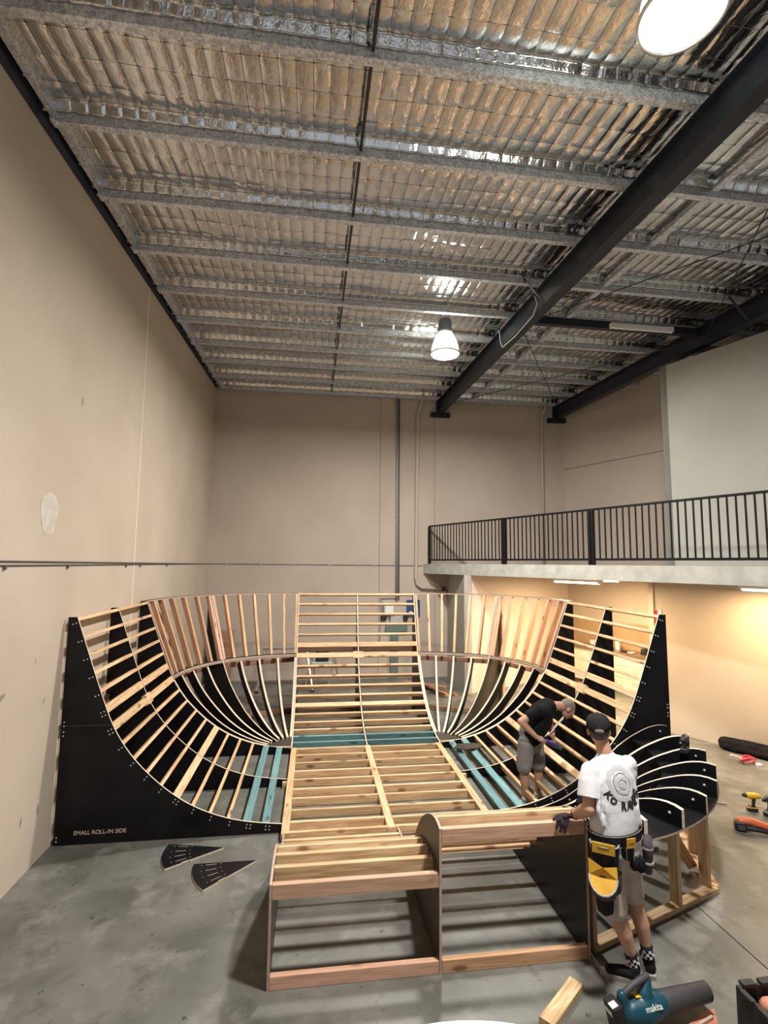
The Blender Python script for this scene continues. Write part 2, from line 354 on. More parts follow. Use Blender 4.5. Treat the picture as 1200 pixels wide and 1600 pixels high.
# right wall runs askew; kitchen alcove and orange-lit store wall stand in front of it
sk = .395; wd = V((sk, -1, 0)).normalized(); wn = V((-1, -sk, 0)).normalized()     # along the wall to the camera, and into the hall
A0 = V((6.98, YB, 0))
def wallslab(name, a, b, z0, z1, mat, parent=None, th=.15, out=None):
    a, b = V(a), V(b); d = (b - a).normalized(); n_ = V((d.y, -d.x, 0)) if out is None else V(out)
    p = [a, b, b + n_ * th, a + n_ * th]
    return MB().add([V((q.x, q.y, z0)) for q in p] + [V((q.x, q.y, z1)) for q in p], [(3, 2, 1, 0), (4, 5, 6, 7), (0, 1, 5, 4), (1, 2, 6, 5), (2, 3, 7, 6), (3, 0, 4, 7)]).obj(name, mat, parent, fix=True)
wr = thing('wall_right', A0, None, None, kind='structure')
A1 = A0 + wd * 16
wallslab('panel', A0, A1, 0, 5.64, 'wall_paint_back', wr, out=-wn)
wallslab('panel', A0, A1, 5.655, 7.5, 'wall_paint_back', wr, out=-wn)
wallslab('joint_seal', A0 - wn * .02, A1 - wn * .02, 5.6, 5.7, 'cable_dark', wr, out=-wn)
B0 = V((6.21, 8.95, 0)); bd = V((.68, -1, 0)).normalized(); bn = V((-1, -.68, 0)).normalized(); B1 = B0 + bd * 9
wp = wallslab('wall_store', B0, B1, 0, 2.7, 'wall_paint', out=-bn, th=.12); tag(wp, kind='structure')
Ct = (A0 - B0).dot(-wn)
tag(wallslab('wall_alcove', B0, B0 - wn * Ct, 0, 2.7, 'wall_paint', th=.10, out=wd), kind='structure')
U0 = V((6.42, 8.62, 0)); U1 = U0 + wd * 9
wu = wallslab('wall_upper', U0, U1, 2.96, 6.70, 'wall_grey', out=-wn, th=.12); tag(wu, kind='structure')
tag(wallslab('wall_upper_return', U0 - wn * 2.2, U0, 2.96, 6.70, 'wall_grey', th=.12, out=wd), kind='structure')
K0 = V((3.56, 11.7, 0)); K1 = V((7.02, 13.53, 0))
tag(wallslab('wall_partition', K0, K1, 0, 2.7, 'wall_white', th=.1, out=V((-.46, .88, 0)).normalized()), kind='structure')
tag(wallslab('wall_partition_side', V((3.57, YB, 0)), K0, 0, 2.7, 'wall_grey', th=.1, out=V((1, 0, 0))), kind='structure')
# wall behind the camera with an open vehicle door, inferred from cool foil reflections
wf = thing('wall_front', (0, YF, 0), None, None, kind='structure')
for a_, b_ in (((XL - .15, YF - .15, 0), (-2.3, YF, 7.2)), ((5.2, YF - .15, 0), (12.5, YF, 7.2)), ((-2.3, YF - .15, 4.8), (5.2, YF, 7.2))): MB().box(a_, b_).obj('panel', 'wall_paint', wf)   # open vehicle door between the panels
# mezzanine slab
E0, E1 = V((2.88, 13.62, 0)), V((2.88, 13.62, 0)) + wd * 17.0
sl = MB().prism([V((E0.x, E0.y, 2.70)), V((E1.x, E1.y, 2.70)), V((E1.x + 8, E1.y, 2.70)), V((A0.x + 2.5, YB + .1, 2.70)), V((A0.x, YB + .1, 2.7))], (0, 0, .26)).obj('mezzanine_slab', 'concrete_slab', fix=True)
tag(sl, 'raw concrete mezzanine floor edge under the black balustrade', 'mezzanine', kind='structure')
# ceiling: quilted foil blanket held up by wire mesh between the purlins
PY = [13.42, 12.40, 11.32, 10.27, 9.2, 8.1, 6.95, 5.86, 4.79, 3.72, 2.65, 1.58, .5, -.57]
def ceil_mesh():
    import bisect
    offs = (0, .008, .035, .075, .115, .142)
    xs = [XL + .15 * i + o_ for i in range(int((11.4 - XL) / .15)) for o_ in offs]
    yy = sorted(PY); ys = [YF, -4, -2]; wires_y = []
    for a, b in zip(yy, yy[1:]):
        for j in range(4):
            h_ = (b - a) / 4; wires_y.append(a + h_ * j)
            ys += [a + h_ * j + h_ * q for q in ((0, .05, .25, .5, .75, .95) if j < 3 else (0, .05, .2, .4, .6))]
        ys += [b - q for q in (.068, .059, .048, .034, .018, .004)]
    ys += [yy[-1], YB + .1]
    rnd = {}
    def cell(i, j):
        if (i, j) not in rnd: rnd[(i, j)] = (random.uniform(.5, 1.3), random.gauss(0, .028), random.gauss(0, .03), random.uniform(-.3, .3))
        return rnd[(i, j)]
    def zc(x, y):
        k = bisect.bisect_right(yy, y) - 1
        if not 0 <= k < len(yy) - 1: return zp(y) + .205
        a, b = yy[k], yy[k + 1]; t = (y - a) / (b - a)
        sag = 1 - abs(2 * t - 1) ** 6
        c_ = (x - XL) / .15 + 1e-6; i = math.floor(c_); fx = c_ - i; r4 = t * 4 + 1e-6; j = math.floor(r4); fy = r4 - j
        am, tx, ty, sk_ = cell(i, (k, j))
        ex = min(fx, 1 - fx); ey = min(fy, 1 - fy)
        pil = (1 - (1 - min(ex / .5, 1)) ** 3) * (.45 + .55 * (1 - (1 - min(ey / .5, 1)) ** 4))
        edge_ = min(1, ex / .22) * min(1, ey / .2)
        big = .012 * math.sin(x * 1.7 + 1.3 * math.sin(y * .9)) + .006 * math.sin(x * 4.3 + y * 2.2)
        dy = b - y
        if dy < .06: return zp(y) + .19 - .105 * (1 - (dy / .06)) - .010 * pil * am + (tx * (fx - .5) * .15) * 2
        return zp(y) + .205 - .045 * sag - .011 * pil * am + edge_ * (tx * (fx - .5) * .15 + ty * (fy - .5) * .27) + big * sag
    P = [(x, y, zc(x, y)) for y in ys for x in xs]
    nx = len(xs)
    F = [(r_ * nx + c, (r_ + 1) * nx + c, (r_ + 1) * nx + c + 1, r_ * nx + c + 1) for r_ in range(len(ys) - 1) for c in range(nx - 1)]
    cl_ = MB().add(P, F).obj('ceiling', 'foil', smooth=True)
    w = MB(); r_ = .0022
    for i in range(int((9.0 - XL) / .15)):
        x = XL + .15 * i
        for a, b in zip(yy[9 - 9:], yy[1:]):
            if b < 2: continue
            q = [a + (b - a) * k / 8 for k in range(9)]
            w.tube([(x, y, zc(x, y) - .003) for y in q], r_, 3, cap=False)
    for y in wires_y:
        if y > 2: w.tube([(x, y, zc(x, y) - .003) for x in [XL + .15 * i for i in range(int((9.0 - XL) / .15))]], r_, 3, cap=False)
    tag(w.obj('support_wires', 'cable_dark', cl_), kind='stuff')
    return cl_
tag(ceil_mesh(), kind='structure')
rfp = MB().add([(XL - .2, YF, zp(YF) + .32), (12.5, YF, zp(YF) + .32), (12.5, YB + .2, zp(YB) + .32), (XL - .2, YB + .2, zp(YB) + .32)], [(0, 1, 2, 3)]).obj('ceiling_sheet', 'galvanised'); tag(rfp, kind='structure')
# purlins
ordw = ['', 'second', 'third', 'fourth', 'fifth', 'sixth', 'seventh', 'eighth', 'ninth', 'tenth', 'eleventh', 'twelfth', 'thirteenth', 'fourteenth']
for k, y in enumerate(PY[:10]):
    z = zp(y); x0, x1 = XL + .16, 11.0; t_, h_, fl_ = .004, .20, .075
    pr = [(0, 0), (fl_, 0), (fl_, .02), (fl_ - t_, .02), (fl_ - t_, t_), (t_, t_), (t_, h_ - t_), (fl_ - t_, h_ - t_), (fl_ - t_, h_ - .02), (fl_, h_ - .02), (fl_, h_), (0, h_)]
    p = thing('roof_purlin', (x0, y, z), ('galvanised steel purlin against the back wall under the foil roof' if k == 0 else f'{ordw[k]} galvanised purlin from the back wall, under the foil roof'), 'purlin', 'galvanised roof purlins')
    MB().prism([(x0, y + a, z + b) for a, b in pr], (x1 - x0, 0, 0)).obj('channel', 'galvanised', p, fix=True)
    for xx in (XL + .16,): MB().box((xx - .03, y - .05, z - .02), (xx + .004, y + .06, z + .19)).obj('end_cleat', 'galvanised', p)
    if 0 < k < 10: MB().box((3.12, y - .012, z - .004), (3.2, y, z + .035)).obj('bolt_tab', 'galvanised', p)
# flashing / edge angle along the left wall
a0, a1 = 1.0, YB
f1 = MB().add([(XL, a0, zp(a0) - .02), (XL + .012, a0, zp(a0) - .02), (XL + .012, a1, zp(a1) + .055), (XL, a1, zp(a1) + .055), (XL, a0, zp(a0) + .24), (XL + .10, a0, zp(a0) + .24), (XL + .10, a1, zp(a1) + .25), (XL, a1, zp(a1) + .25)],
              [(3, 2, 1, 0), (4, 5, 6, 7), (0, 1, 5, 4), (1, 2, 6, 5), (2, 3, 7, 6), (3, 0, 4, 7)]).obj('trim_1', 'steel_navy', fix=True); tag(f1, kind='structure')
f2 = MB()
for y in PY[:10]:
    for dy in (-.35, .12): f2.ball((XL + .06, y + dy, zp(y) + .10), .014, 8)
tag(f2.obj('bolt_heads', 'galvanised', f1), kind='stuff')
tag(MB().add([(XL + .10, a0, zp(a0) + .05), (XL + .165, a0, zp(a0) + .05), (XL + .165, a1, zp(a1) + .09), (XL + .10, a1, zp(a1) + .09), (XL + .10, a0, zp(a0) + .23), (XL + .165, a0, zp(a0) + .23), (XL + .165, a1, zp(a1) + .23), (XL + .10, a1, zp(a1) + .23)],
     [(3, 2, 1, 0), (4, 5, 6, 7), (0, 1, 5, 4), (1, 2, 6, 5), (2, 3, 7, 6), (3, 0, 4, 7)]).obj('trim_2', 'galvanised', fix=True), kind='structure')
# rafters: navy I-beams on wall brackets
def rafter(x, label, y0, pl):
    r_ = thing('roof_rafter', (x, YB, zp(YB) - .36), label, 'rafter', 'navy roof rafters')
    def web(a, b, z0, z1, nm):
        MB().add([(a, y0, zp(y0) + z0), (b, y0, zp(y0) + z0), (b, YB - .02, zp(YB) + z0), (a, YB - .02, zp(YB) + z0), (a, y0, zp(y0) + z1), (b, y0, zp(y0) + z1), (b, YB - .02, zp(YB) + z1), (a, YB - .02, zp(YB) + z1)],
                 [(3, 2, 1, 0), (4, 5, 6, 7), (0, 1, 5, 4), (1, 2, 6, 5), (2, 3, 7, 6), (3, 0, 4, 7)]).obj(nm, 'steel_navy', r_, fix=True)
    web(x - .085, x + .085, -.35, -.338, 'bottom_flange'); web(x - .085, x + .085, -.012, -.001, 'top_flange'); web(x - .005, x + .005, -.338, -.012, 'web')
    for y in PY[6:7]:
        beam('fly_brace', 'steel_navy', (x - .01, y - .02, zp(y) - .33), (x - .36, y - .02, zp(y) + .06), .05, .008, r_)
    MB().box((x - pl, YB - .12, 6.98), (x + pl, YB, 7.10)).obj('wall_bracket', 'steel_navy', r_)
    MB().box((x - .10, YB - .02, 7.1), (x + .10, YB - .002, 7.46)).obj('end_plate', 'steel_navy', r_)
    return r_
r1 = rafter(3.37, 'long navy steel rafter crossing the roof beside the two hanging lamps', .8, .27)
r2 = rafter(6.77, 'navy steel rafter at the far right above the mezzanine wall', 3.5, .27)
# flexible white cable stapled on rafter
MB().tube([(3.23, 7.05, 7.02), (3.25, 7.0, 6.87), (3.27, 7.2, 6.78), (3.30, 8.0, 6.81), (3.27, 8.5, 6.83), (3.25, 8.55, 6.97), (3.22, 8.5, 7.12)], .009, 6).obj('cable', 'white_plastic', r1, smooth=True)
# strut between rafters, bracing rods, bridging strips
o = beam('roof_strut', 'steel_navy', (3.46, 7.9, zp(7.9) - .12), (6.69, 7.9, zp(7.9) - .12), .10, .13, None); tag(o, 'square navy strut spanning between the two rafters', 'strut')
for k, (a, b, lb) in enumerate([((3.43, 13.2, 7.25), (6.7, 7.95, 6.95), 'thin black brace rod running from the wall bracket to the strut at the right'), ((6.7, 13.2, 7.25), (3.43, 8.0, 6.95), 'thin black brace rod crossing beneath the roof beside the lamp'),
                                ((3.46, 7.8, 6.98), (6.72, 2.6, 6.68), 'thin black brace rod rising to the upper right of the roof'), ((6.72, 7.8, 6.98), (3.46, 2.4, 6.68), 'thin black brace rod dropping steeply near the right picture edge')]):
    b_ = MB().tube([a, b], .008, 6); tag(b_.obj('brace_rod', 'rod_black'), lb, 'rod')
def bridging(x, label, mt, w):
    g = thing('roof_bridging', (x, 3, zp(3)), label, 'bridging')
    for a, b in zip(PY[1:11], PY[0:10]):
        beam('strip', mt, (x, a + .07, zp(a) + .08), (x, b, zp(b) + .08), w, .05, g)
bridging(.38, 'slim dark bridging bars running lengthwise between the purlins', 'rod_black', .028)
bridging(4.32, 'galvanised bridging channels running lengthwise right of the rafter', 'galvanised', .09)
# conduits and pipes on the walls
def pipe(name, pts, r, mt, label, cat, clips=()):
    p = thing(name, pts[0], label, cat); MB().tube(pts, r, 10).obj('tube', mt, p, smooth=True)
    for c in clips: MB().box((c[0] - .05, c[1] - .01, c[2] - .012), (c[0] + .05, c[1] + .03, c[2] + .012)).obj('clip', 'conduit_grey', p)
    return p
pipe('cable_tray', [(2.17, YB - .03, 7.62), (2.19, YB - .03, 2.0)], .032, 'conduit_grey', 'tall dark grey cable conduit down the middle of the back wall', 'conduit', [(2.18, YB - .03, z) for z in (3, 4.2, 5.4, 6.6)])
pipe('cable_tray', [(2.23, YB - .03, 7.62), (2.25, YB - .03, 2.0)], .016, 'cable_dark', 'thin dark cable beside the tall grey conduit', 'conduit')
pipe('downpipe', [(2.86, YB - .12, 7.75), (2.86, YB - .12, 7.45), (2.80, YB - .06, 7.2), (2.74, YB - .06, 7.05), (2.70, YB - .06, 2.6), (2.74, YB - .06, 2.42), (2.86, YB - .06, 2.33), (3.4, YB - .06, 2.30)], .05, 'pipe_paint', 'beige painted pipe with an elbow running under the mezzanine', 'pipe')
pipe('downpipe', [(6.42, YB - .12, 7.6), (6.42, YB - .12, 7.38), (6.34, YB - .05, 7.2), (6.32, YB - .05, 7.0), (6.30, YB - .05, 2.97)], .035, 'pipe_paint', 'slim beige pipe near the right back corner above the balustrade', 'pipe')
MB().tube([(3.4, YB - .06, 2.30), (3.48, YB - .06, 2.29)], .056, 10).tube([(3.47, YB - .07, 2.32), (3.52, YB - .1, 2.28), (3.53, YB - .1, 2.1)], .012, 6).obj('cable_end', 'tool_black', bpy.data.objects['downpipe'])
p = thing('wall_cable', (XL, 2, 2.9), 'pair of thin cables clipped along the left wall', 'cable')
for dz in (0, .035): MB().tube([(XL + .012, y, 2.905 + dz - .004 * (y - 5) * (dz > 0)) for y in (2, 5, 8, 11, YB - .01)], .007, 6).obj('cable', 'cable_dark', p)
for y in (4.85, 6.0, 7.75, 8.35, 9.8): MB().box((XL, y - .01, 2.865), (XL + .022, y + .012, 2.90)).obj('hook', 'cable_dark', p)
p = thing('wall_cable', (0, YB, 2.9), 'thin cable with white clips along the back wall', 'cable')
MB().tube([(XL, YB - .012, 2.905), (2.9, YB - .012, 2.905)], .008, 6).obj('cable', 'cable_dark', p)
for x in (-2.2, -1.35, -.5, .4, 1.2, 1.6, 2.0): MB().ball((x, YB - .016, 2.885), .02, 8).obj('clip', 'white_plastic', p)

# ------------------------------------------------------------------ lamps
def highbay(c, label, k=1.0):
    x, y, z = c; t = thing('high_bay_lamp', (x, y, z), label, 'lamp', 'hanging high bay lamps')
    MB().lathe([(.02, .62), (.10, .62), (.115, .58), (.12, .42), (.14, .38), (.13, .36), (.02, .36)], c).obj('ballast_housing', 'lamp_body', t, smooth=False)
    MB().lathe([(.11, .37), (.15, .33), (.20, .24), (.235, .12), (.25, .0), (.243, .0), (.228, .12), (.193, .235), (.143, .322)], c, 32).obj('shade', 'lamp_acrylic', t, smooth=True)
    MB().lathe([(.245, .008), (.262, .0), (.262, -.018), (.245, -.018)], c, 32).obj('rim', 'aluminium', t, smooth=True)
    MB().lathe([(.0, -.012), (.15, -.010), (.243, .004)], c, 32).obj('lens', 'lamp_glow', t, smooth=True)
    MB().tube([(x, y, z + .6), (x, y, zp(y) + .02)], .007, 6).obj('suspension_chain', 'galvanised', t)
    MB().tube([(x + .02, y, z + .6), (x + .06, y, z + .75), (x + .03, y, zp(y) + .02)], .006, 6).obj('power_cable', 'white_plastic', t)
    la = bpy.data.lights.new('lamp_light', 'AREA'); la.shape = 'DISK'; la.size = .46; la.energy = LAMP_W * k; la.color = (1, .965, .91); la.spread = R(180)
    lo = bpy.data.objects.new('lamp_light', la); COL.objects.link(lo); lo.parent = t; lo.location = (0, 0, -.03)
    lp = bpy.data.lights.new('lamp_up_light', 'POINT'); lp.energy = LAMP_W * .36 * k; lp.color = (1, .97, .92); lp.shadow_soft_size = .1
    l2 = bpy.data.objects.new('lamp_up_light', lp); COL.objects.link(l2); l2.parent = t; l2.location = (0, 0, .16)
highbay(LAMPS[0], 'big glaring high bay lamp hanging at the top right near the viewer')
highbay(LAMPS[1], 'small far high bay lamp hanging beside the long rafter')
def batten(a, b, label, on, w=.09, k=1.0):
    a, b = V(a), V(b); d = (b - a).normalized(); n_ = V((0, 0, 1)).cross(d); L = (b - a).length
    fr_ = frame(d, n_, (0, 0, 1), (a + b) / 2); t = thing('strip_light', (a + b) / 2, label, 'strip light', 'ceiling strip lights')
    MB().box((-L / 2, -w / 2, .0), (L / 2, w / 2, .05), mat=fr_).obj('housing', 'tube_off', t)
    MB().rbox((-L / 2 + .02, -w / 2 + .01, -.035), (L / 2 - .02, w / 2 - .01, .0), .02, mat=fr_).obj('diffuser', 'tube_glow' if on else 'tube_off', t)
    for s in (-1, 1): MB().box((s * L / 2 - .02, -w / 2 - .005, -.03), (s * L / 2 + .02, w / 2 + .005, .05), mat=fr_).obj('end_cap', 'tube_off', t)
    if on:
        la = bpy.data.lights.new('strip_lamp', 'AREA'); la.shape = 'RECTANGLE'; la.size = L; la.size_y = .1; la.energy = TUBE_W * k; la.color = (1, .72, .41)
        lo = bpy.data.objects.new('strip_lamp', la); COL.objects.link(lo); lo.parent = t
        lo.matrix_basis = MX.Translation((0, 0, -.05)) @ frame(d, n_, (0, 0, 1))
batten((4.9, 10.0, 2.64), (5.25, 8.92, 2.64), 'lit strip light under the mezzanine edge above the bowl', True)
batten((6.0, 11.3, 2.64), (6.45, 10.2, 2.64), 'further lit strip light under the mezzanine toward the kitchen', True)
batten((6.62, 7.25, 2.62), (7.05, 6.15, 2.62), 'lit strip light under the mezzanine at the right picture edge', True, k=.62)
batten((4.9, 7.72, 6.98), (6.0, 7.72, 6.98), 'unlit fluorescent tube hanging by the roof strut', False, .07)

# ------------------------------------------------------------------ balustrade
def edge(t, z): q = V((3.05, 13.41, 0)) + wd * t; return V((q.x, q.y, z))
bal = thing('balustrade', edge(0, 2.96), 'black steel balustrade along the mezzanine edge', 'balustrade')
TL = 10.5
beam('top_rail', 'steel_black', edge(0, 3.955), edge(TL, 3.955), .05, .035, bal); beam('bottom_rail', 'steel_black', edge(0, 3.06), edge(TL, 3.06), .035, .04, bal)
posts = [0, 2.83, 2.90, 5.1, 5.17, 8.4, 8.47]
for t_ in posts: beam('post', 'steel_black', edge(t_, 2.955), edge(t_, 3.95), .055, .055, bal, up=wn)
n_b = int(TL / .118)
for k in range(1, n_b):
    t_ = k * .118
    if min(abs(t_ - q) for q in posts) > .045: beam('baluster', 'steel_black', edge(t_, 3.07), edge(t_, 3.945), .022, .022, bal, up=wn)
# ------------------------------------------------------------------ the bowl: transition profile (distance from foot, height)
PROF = [(0, .09), (.232, .113), (.415, .14), (.597, .183), (.778, .245), (.96, .327), (1.13, .43), (1.289, .55), (1.438, .685), (1.576, .828), (1.693, .981), (1.799, 1.155), (1.88, 1.335), (1.953, 1.53), (2.029, 1.735), (2.096, 1.925), (2.161, 2.108), (2.245, 2.343)]
def arclen(pf):
    s = [0]
    for a, b in zip(pf, pf[1:]): s.append(s[-1] + math.hypot(b[0] - a[0], b[1] - a[1]))
    return s
def at_s(pf, s):
    S = arclen(pf); k = 0
    while k < len(S) - 2 and S[k + 1] < s: k += 1
    t = (s - S[k]) / (S[k + 1] - S[k]); a, b = pf[k], pf[k + 1]
    a2 = pf[max(k - 1, 0)]; b2 = pf[min(k + 2, len(pf) - 1)]
    tx, tz = (b2[0] - a2[0]), (b2[1] - a2[1]); l = math.hypot(tx, tz)
    return (a[0] + (b[0] - a[0]) * t, a[1] + (b[1] - a[1]) * t), (tx / l, tz / l)
def smooth_prof(pf, n=46):
    L = arclen(pf)[-1]; P = [at_s(pf, L * k / n)[0] for k in range(n + 1)]
    return [P[0]] + [tuple((P[k - 1][i] + 2 * P[k][i] + P[k + 1][i]) / 4 for i in (0, 1)) for k in range(1, n)] + [P[-1]]
PS = smooth_prof(PROF)
TH = .018; BACK = 2.335
def side_panel(name, foot, out, nrm, parent, pf=PS, back=BACK, screws=None, mats=('ply_black', 'ply_edge'), base_=0.0):
    foot, out, nrm = V(foot), V(out), V(nrm)
    poly = [(0, base_)] + list(pf) + [(back, pf[-1][1]), (back, base_)]
    pts = [foot + out * d + V((0, 0, z)) for d, z in poly]
    o = MB().prism(pts, nrm * TH, 0, 1).obj(name, mats, parent, fix=True)
    if screws is not None:
        b = MB(); fr_ = foot + nrm * (TH if screws > 0 else 0) ; sn = nrm * screws
        L = arclen(pf)[-1]
        for k in range(17):
            (d, z), (tx, tz) = at_s(pf, max(L - .06 - .203 * k, .02)); nx_, nz_ = tz, -tx
            dbl = k in (5, 6, 11, 15, 16)
            for q in ((.03, .065) if not dbl else (.03, .065)):
                for e in ((0,) if not dbl else (-.02, .02)):
                    c = fr_ + out * (d + nx_ * q + tx * e) + V((0, 0, max(z + nz_ * q + tz * e, .02)))
                    b.ball(c + sn * .001, .0085, 8)
        for z in (.04, .08, 1.1, 1.14, 1.2, 1.24): b.ball(fr_ + out * (back - .03) + V((0, 0, z)) + sn * .001, .0085, 8)
        tag(b.obj('screw_heads', 'screw', o), kind='stuff')
    return o
LP = arclen(PS)[-1]
def quarter(name, label, foot, out, along, widths, screw=None, wood='pine'):
    """flat-faced quarter pipe: ply panels, slats butted between them"""
    foot, out, along = V(foot), V(out), V(along)
    q = thing(name, foot + out * 1.1 + along * widths[-1] / 2, label, 'quarter pipe')
    for k, w in enumerate(widths):
        side_panel('side_panel' if k in (0, len(widths) - 1) else 'middle_rib', foot + along * (w - (TH if k == len(widths) - 1 else TH / 2 if k else 0)), out, along, q, screws=(screw if k == 0 else None))
    for k in range(17):
        s = LP - .025 - .2035 * k
        (d, z), (tx, tz) = at_s(PS, s)
        tan = out * tx + V((0, 0, tz)); wide = k in (5, 6, 11)
        for a, b in zip(widths, widths[1:]):
            a2, b2 = a + TH, b - TH; L = b2 - a2
            x = along; y = tan; nz = x.cross(y)
            if nz.z < 0: x = -along
            mt = 'pine_teal' if k >= 15 else wood
            c = foot + out * d + V((0, 0, z)) + along * (a2 + b2) / 2
            if k >= 15 and a == 0 and abs(out.x) > .5: wide = True
            bar('slat', mt, L, .088 if wide else .038, .045 if wide else .085, x, y, c, q)
    for z in (.05, 1.2):
        for a, b in zip(widths, widths[1:]):
            beam('rear_rail', 'pine_brown', foot + along * (a + TH) + out * (BACK - .03) + V((0, 0, z)), foot + along * (b - TH) + out * (BACK - .03) + V((0, 0, z)), .045, .09, q)
    # packing block over the butt of the two wide slats
    mid = widths[1]; (d, z), (tx, tz) = at_s(PS, LP - .025 - .2035 * 6); tan = out * tx + V((0, 0, tz))
    x = along if along.cross(tan).z > 0 else -along
    bar('packing_block', 'pine', .2, .13, .045, x, tan, foot + along * mid + out * d + V((0, 0, z)) + x.cross(tan) * .004, q)
    return q
XA, XB, XM = -.28, 2.10, .91
YA, YC, YQ = 6.057, 7.25, 8.43
quarter('quarter_pipe', 'left quarter pipe frame of slats and black plywood against the left wall', (XA, YA, 0), (-1, 0, 0), (0, 1, 0), [0, YC - YA, YQ - YA], screw=-1)
quarter('quarter_pipe', 'back quarter pipe frame of horizontal slats facing the viewer', (XA, YQ, 0), (0, 1, 0), (1, 0, 0), [0, XM - XA, XB - XA])
quarter('quarter_pipe', 'right quarter pipe frame behind the two men with tall black end panel', (XB, YA, 0), (1, 0, 0), (0, 1, 0), [0, YC - YA, YQ - YA], screw=-1)
lq = bpy.data.objects['quarter_pipe']
textobj('routed_lettering', 'SMALL ROLL-IN SIDE', .52, 'text_route', lq, frame((1, 0, 0), (0, 0, 1), (0, -1, 0), (-2.16, YA - .001, .115)), .0015)
MB().box((XA - 2.33, YA - .0015, 1.199), (XA - 1.83, YA - .0005, 1.202)).obj('sheet_seam', 'cable_dark', lq)
for y in (6.35, 7.9): beam('prop', 'pine_brown', (-2.35, y, .0), (-2.35, y, 1.2), .045, .09, lq)
# ---- corners
def corner(label, c, a0, a1, sgn):
    c = V(c); q = thing('bowl_corner', c + V((sgn * 1.2, 1.2, 0)), label, 'bowl corner', 'back corners of the bowl')
    dirv = lambda a: V((math.cos(R(a)), math.sin(R(a)), 0))
    sm = LP - .025 - .2035 * 6
    low = [p for p, s in zip(PS, arclen(PS)) if s < sm - .02]
    i0 = next(i for i, p in enumerate(low) if p[0] > .30)
    for k in range(0, 9):
        a = a0 + (a1 - a0) * k / 8; o_ = dirv(a); n_ = V((-o_.y, o_.x, 0))
        if k in (0, 8): cc = c + dirv(a0 if k else a1) * .022
        else: cc = c
        if k == 4:
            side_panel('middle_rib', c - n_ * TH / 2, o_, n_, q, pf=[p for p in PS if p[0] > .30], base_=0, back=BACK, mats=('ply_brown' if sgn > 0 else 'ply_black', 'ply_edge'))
            continue
        top = low[i0:]; bot = []
        for i, p in enumerate(top):
            pa, pb = top[max(i - 1, 0)], top[min(i + 1, len(top) - 1)]; tx, tz = pb[0] - pa[0], pb[1] - pa[1]; l = math.hypot(tx, tz)
            bot.append((p[0] + tz / l * .14, max(p[1] - tx / l * .14, 0)))
        ply = [cc + o_ * d + V((0, 0, z)) - n_ * TH for d, z in top + bot[::-1]]
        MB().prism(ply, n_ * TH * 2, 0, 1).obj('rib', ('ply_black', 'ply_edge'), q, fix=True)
    def ring(name, r0, r1, z0, z1, mats, nseg=24, pad=.0):
        P = []; n_ = nseg + 1
        for k in range(n_):
            o_ = dirv(a0 + (a1 - a0) * k / nseg); P += [c + o_ * r0 + V((0, 0, z0)), c + o_ * r1 + V((0, 0, z0)), c + o_ * r1 + V((0, 0, z1)), c + o_ * r0 + V((0, 0, z1))]
        F = [(0, 1, 2, 3), tuple(4 * (n_ - 1) + i for i in (3, 2, 1, 0))]; mi = [1, 1]
        for k in range(nseg):
            for j in range(4): F.append((4 * k + j, 4 * k + 4 + j, 4 * k + 4 + (j + 1) % 4, 4 * k + (j + 1) % 4)); mi.append((0, 1, 0, 1)[j])
        return MB().add(P, F, mi).obj(name, mats, q, fix=True)
    (dm, zm), _ = at_s(PS, sm)
    ring('middle_ring', dm - .005, dm + .15, zm - .018, zm, ('ply_brown', 'ply_edge_pink')); ring('middle_ring', dm + .008, dm + .15, zm + .004, zm + .022, ('ply_brown', 'ply_edge'))
    ring('top_ring', PS[-1][0] - .004, PS[-1][0] + .09, PS[-1][1] - .018, PS[-1][1], ('ply_brown', 'ply_edge_pink'))
    ring('hub', .0, .33, .10, .118, ('ply_brown', 'ply_edge'), 12)
    ring('hub_rim', .31, .33, .0, .10, ('ply_brown', 'ply_edge_pink'), 12)
    # upper studs between the rings
    (dt, zt), _ = PS[-1], 0
    n_ = 12
    for k in range(1, n_):
        a = a0 + (a1 - a0) * k / n_
        for da in ((0,) if k != 6 else (-1.1, 1.1)):
            o_ = dirv(a + da); far = (k < 6) if True else 0
            p0 = c + o_ * (dm + .05) + V((0, 0, zm + .024)); p1 = c + o_ * (dt + .045) + V((0, 0, zt - .02))
            mt = 'pine' if k > 7 else ('pine_orange' if k < 5 else 'pine_pink')
            if k % 5 == 2: mt = 'pine_orange'
            ax = (p1 - p0); tn = V((-o_.y, o_.x, 0)); zz = ax.cross(tn)
            bar('stud', mt, ax.length, .045, .09, ax, tn if zz.dot(o_) < 0 else -tn, (p0 + p1) / 2, q, False)
    # doubled studs against the side quarter, rear rails
    for a in (a0 + 1.6 * (1 if a1 > a0 else -1), a1 - .9 * (1 if a1 > a0 else -1)):
        o_ = dirv(a); p0 = c + o_ * (dm + .05) + V((0, 0, zm + .024)); p1 = c + o_ * (dt + .045) + V((0, 0, zt - .02)); ax = p1 - p0
        bar('stud', 'pine_pink' if a < 60 or a > 120 else 'pine', ax.length, .045, .09, ax, V((-o_.y, o_.x, 0)), (p0 + p1) / 2, q, False)
    am = (a0 + a1) / 2
    for aa, bb in ((a0, am), (am, a1)):
        e0, e1 = dirv(aa) * (BACK - .06), dirv(bb) * (BACK - .06)
        beam('rear_rail', 'pine_brown', c + e0 + V((0, 0, 1.03)), c + e1 + V((0, 0, 1.03)), .045, .09, q); beam('rear_rail', 'pine_brown', c + e0 + V((0, 0, .05)), c + e1 + V((0, 0, .05)), .045, .09, q)
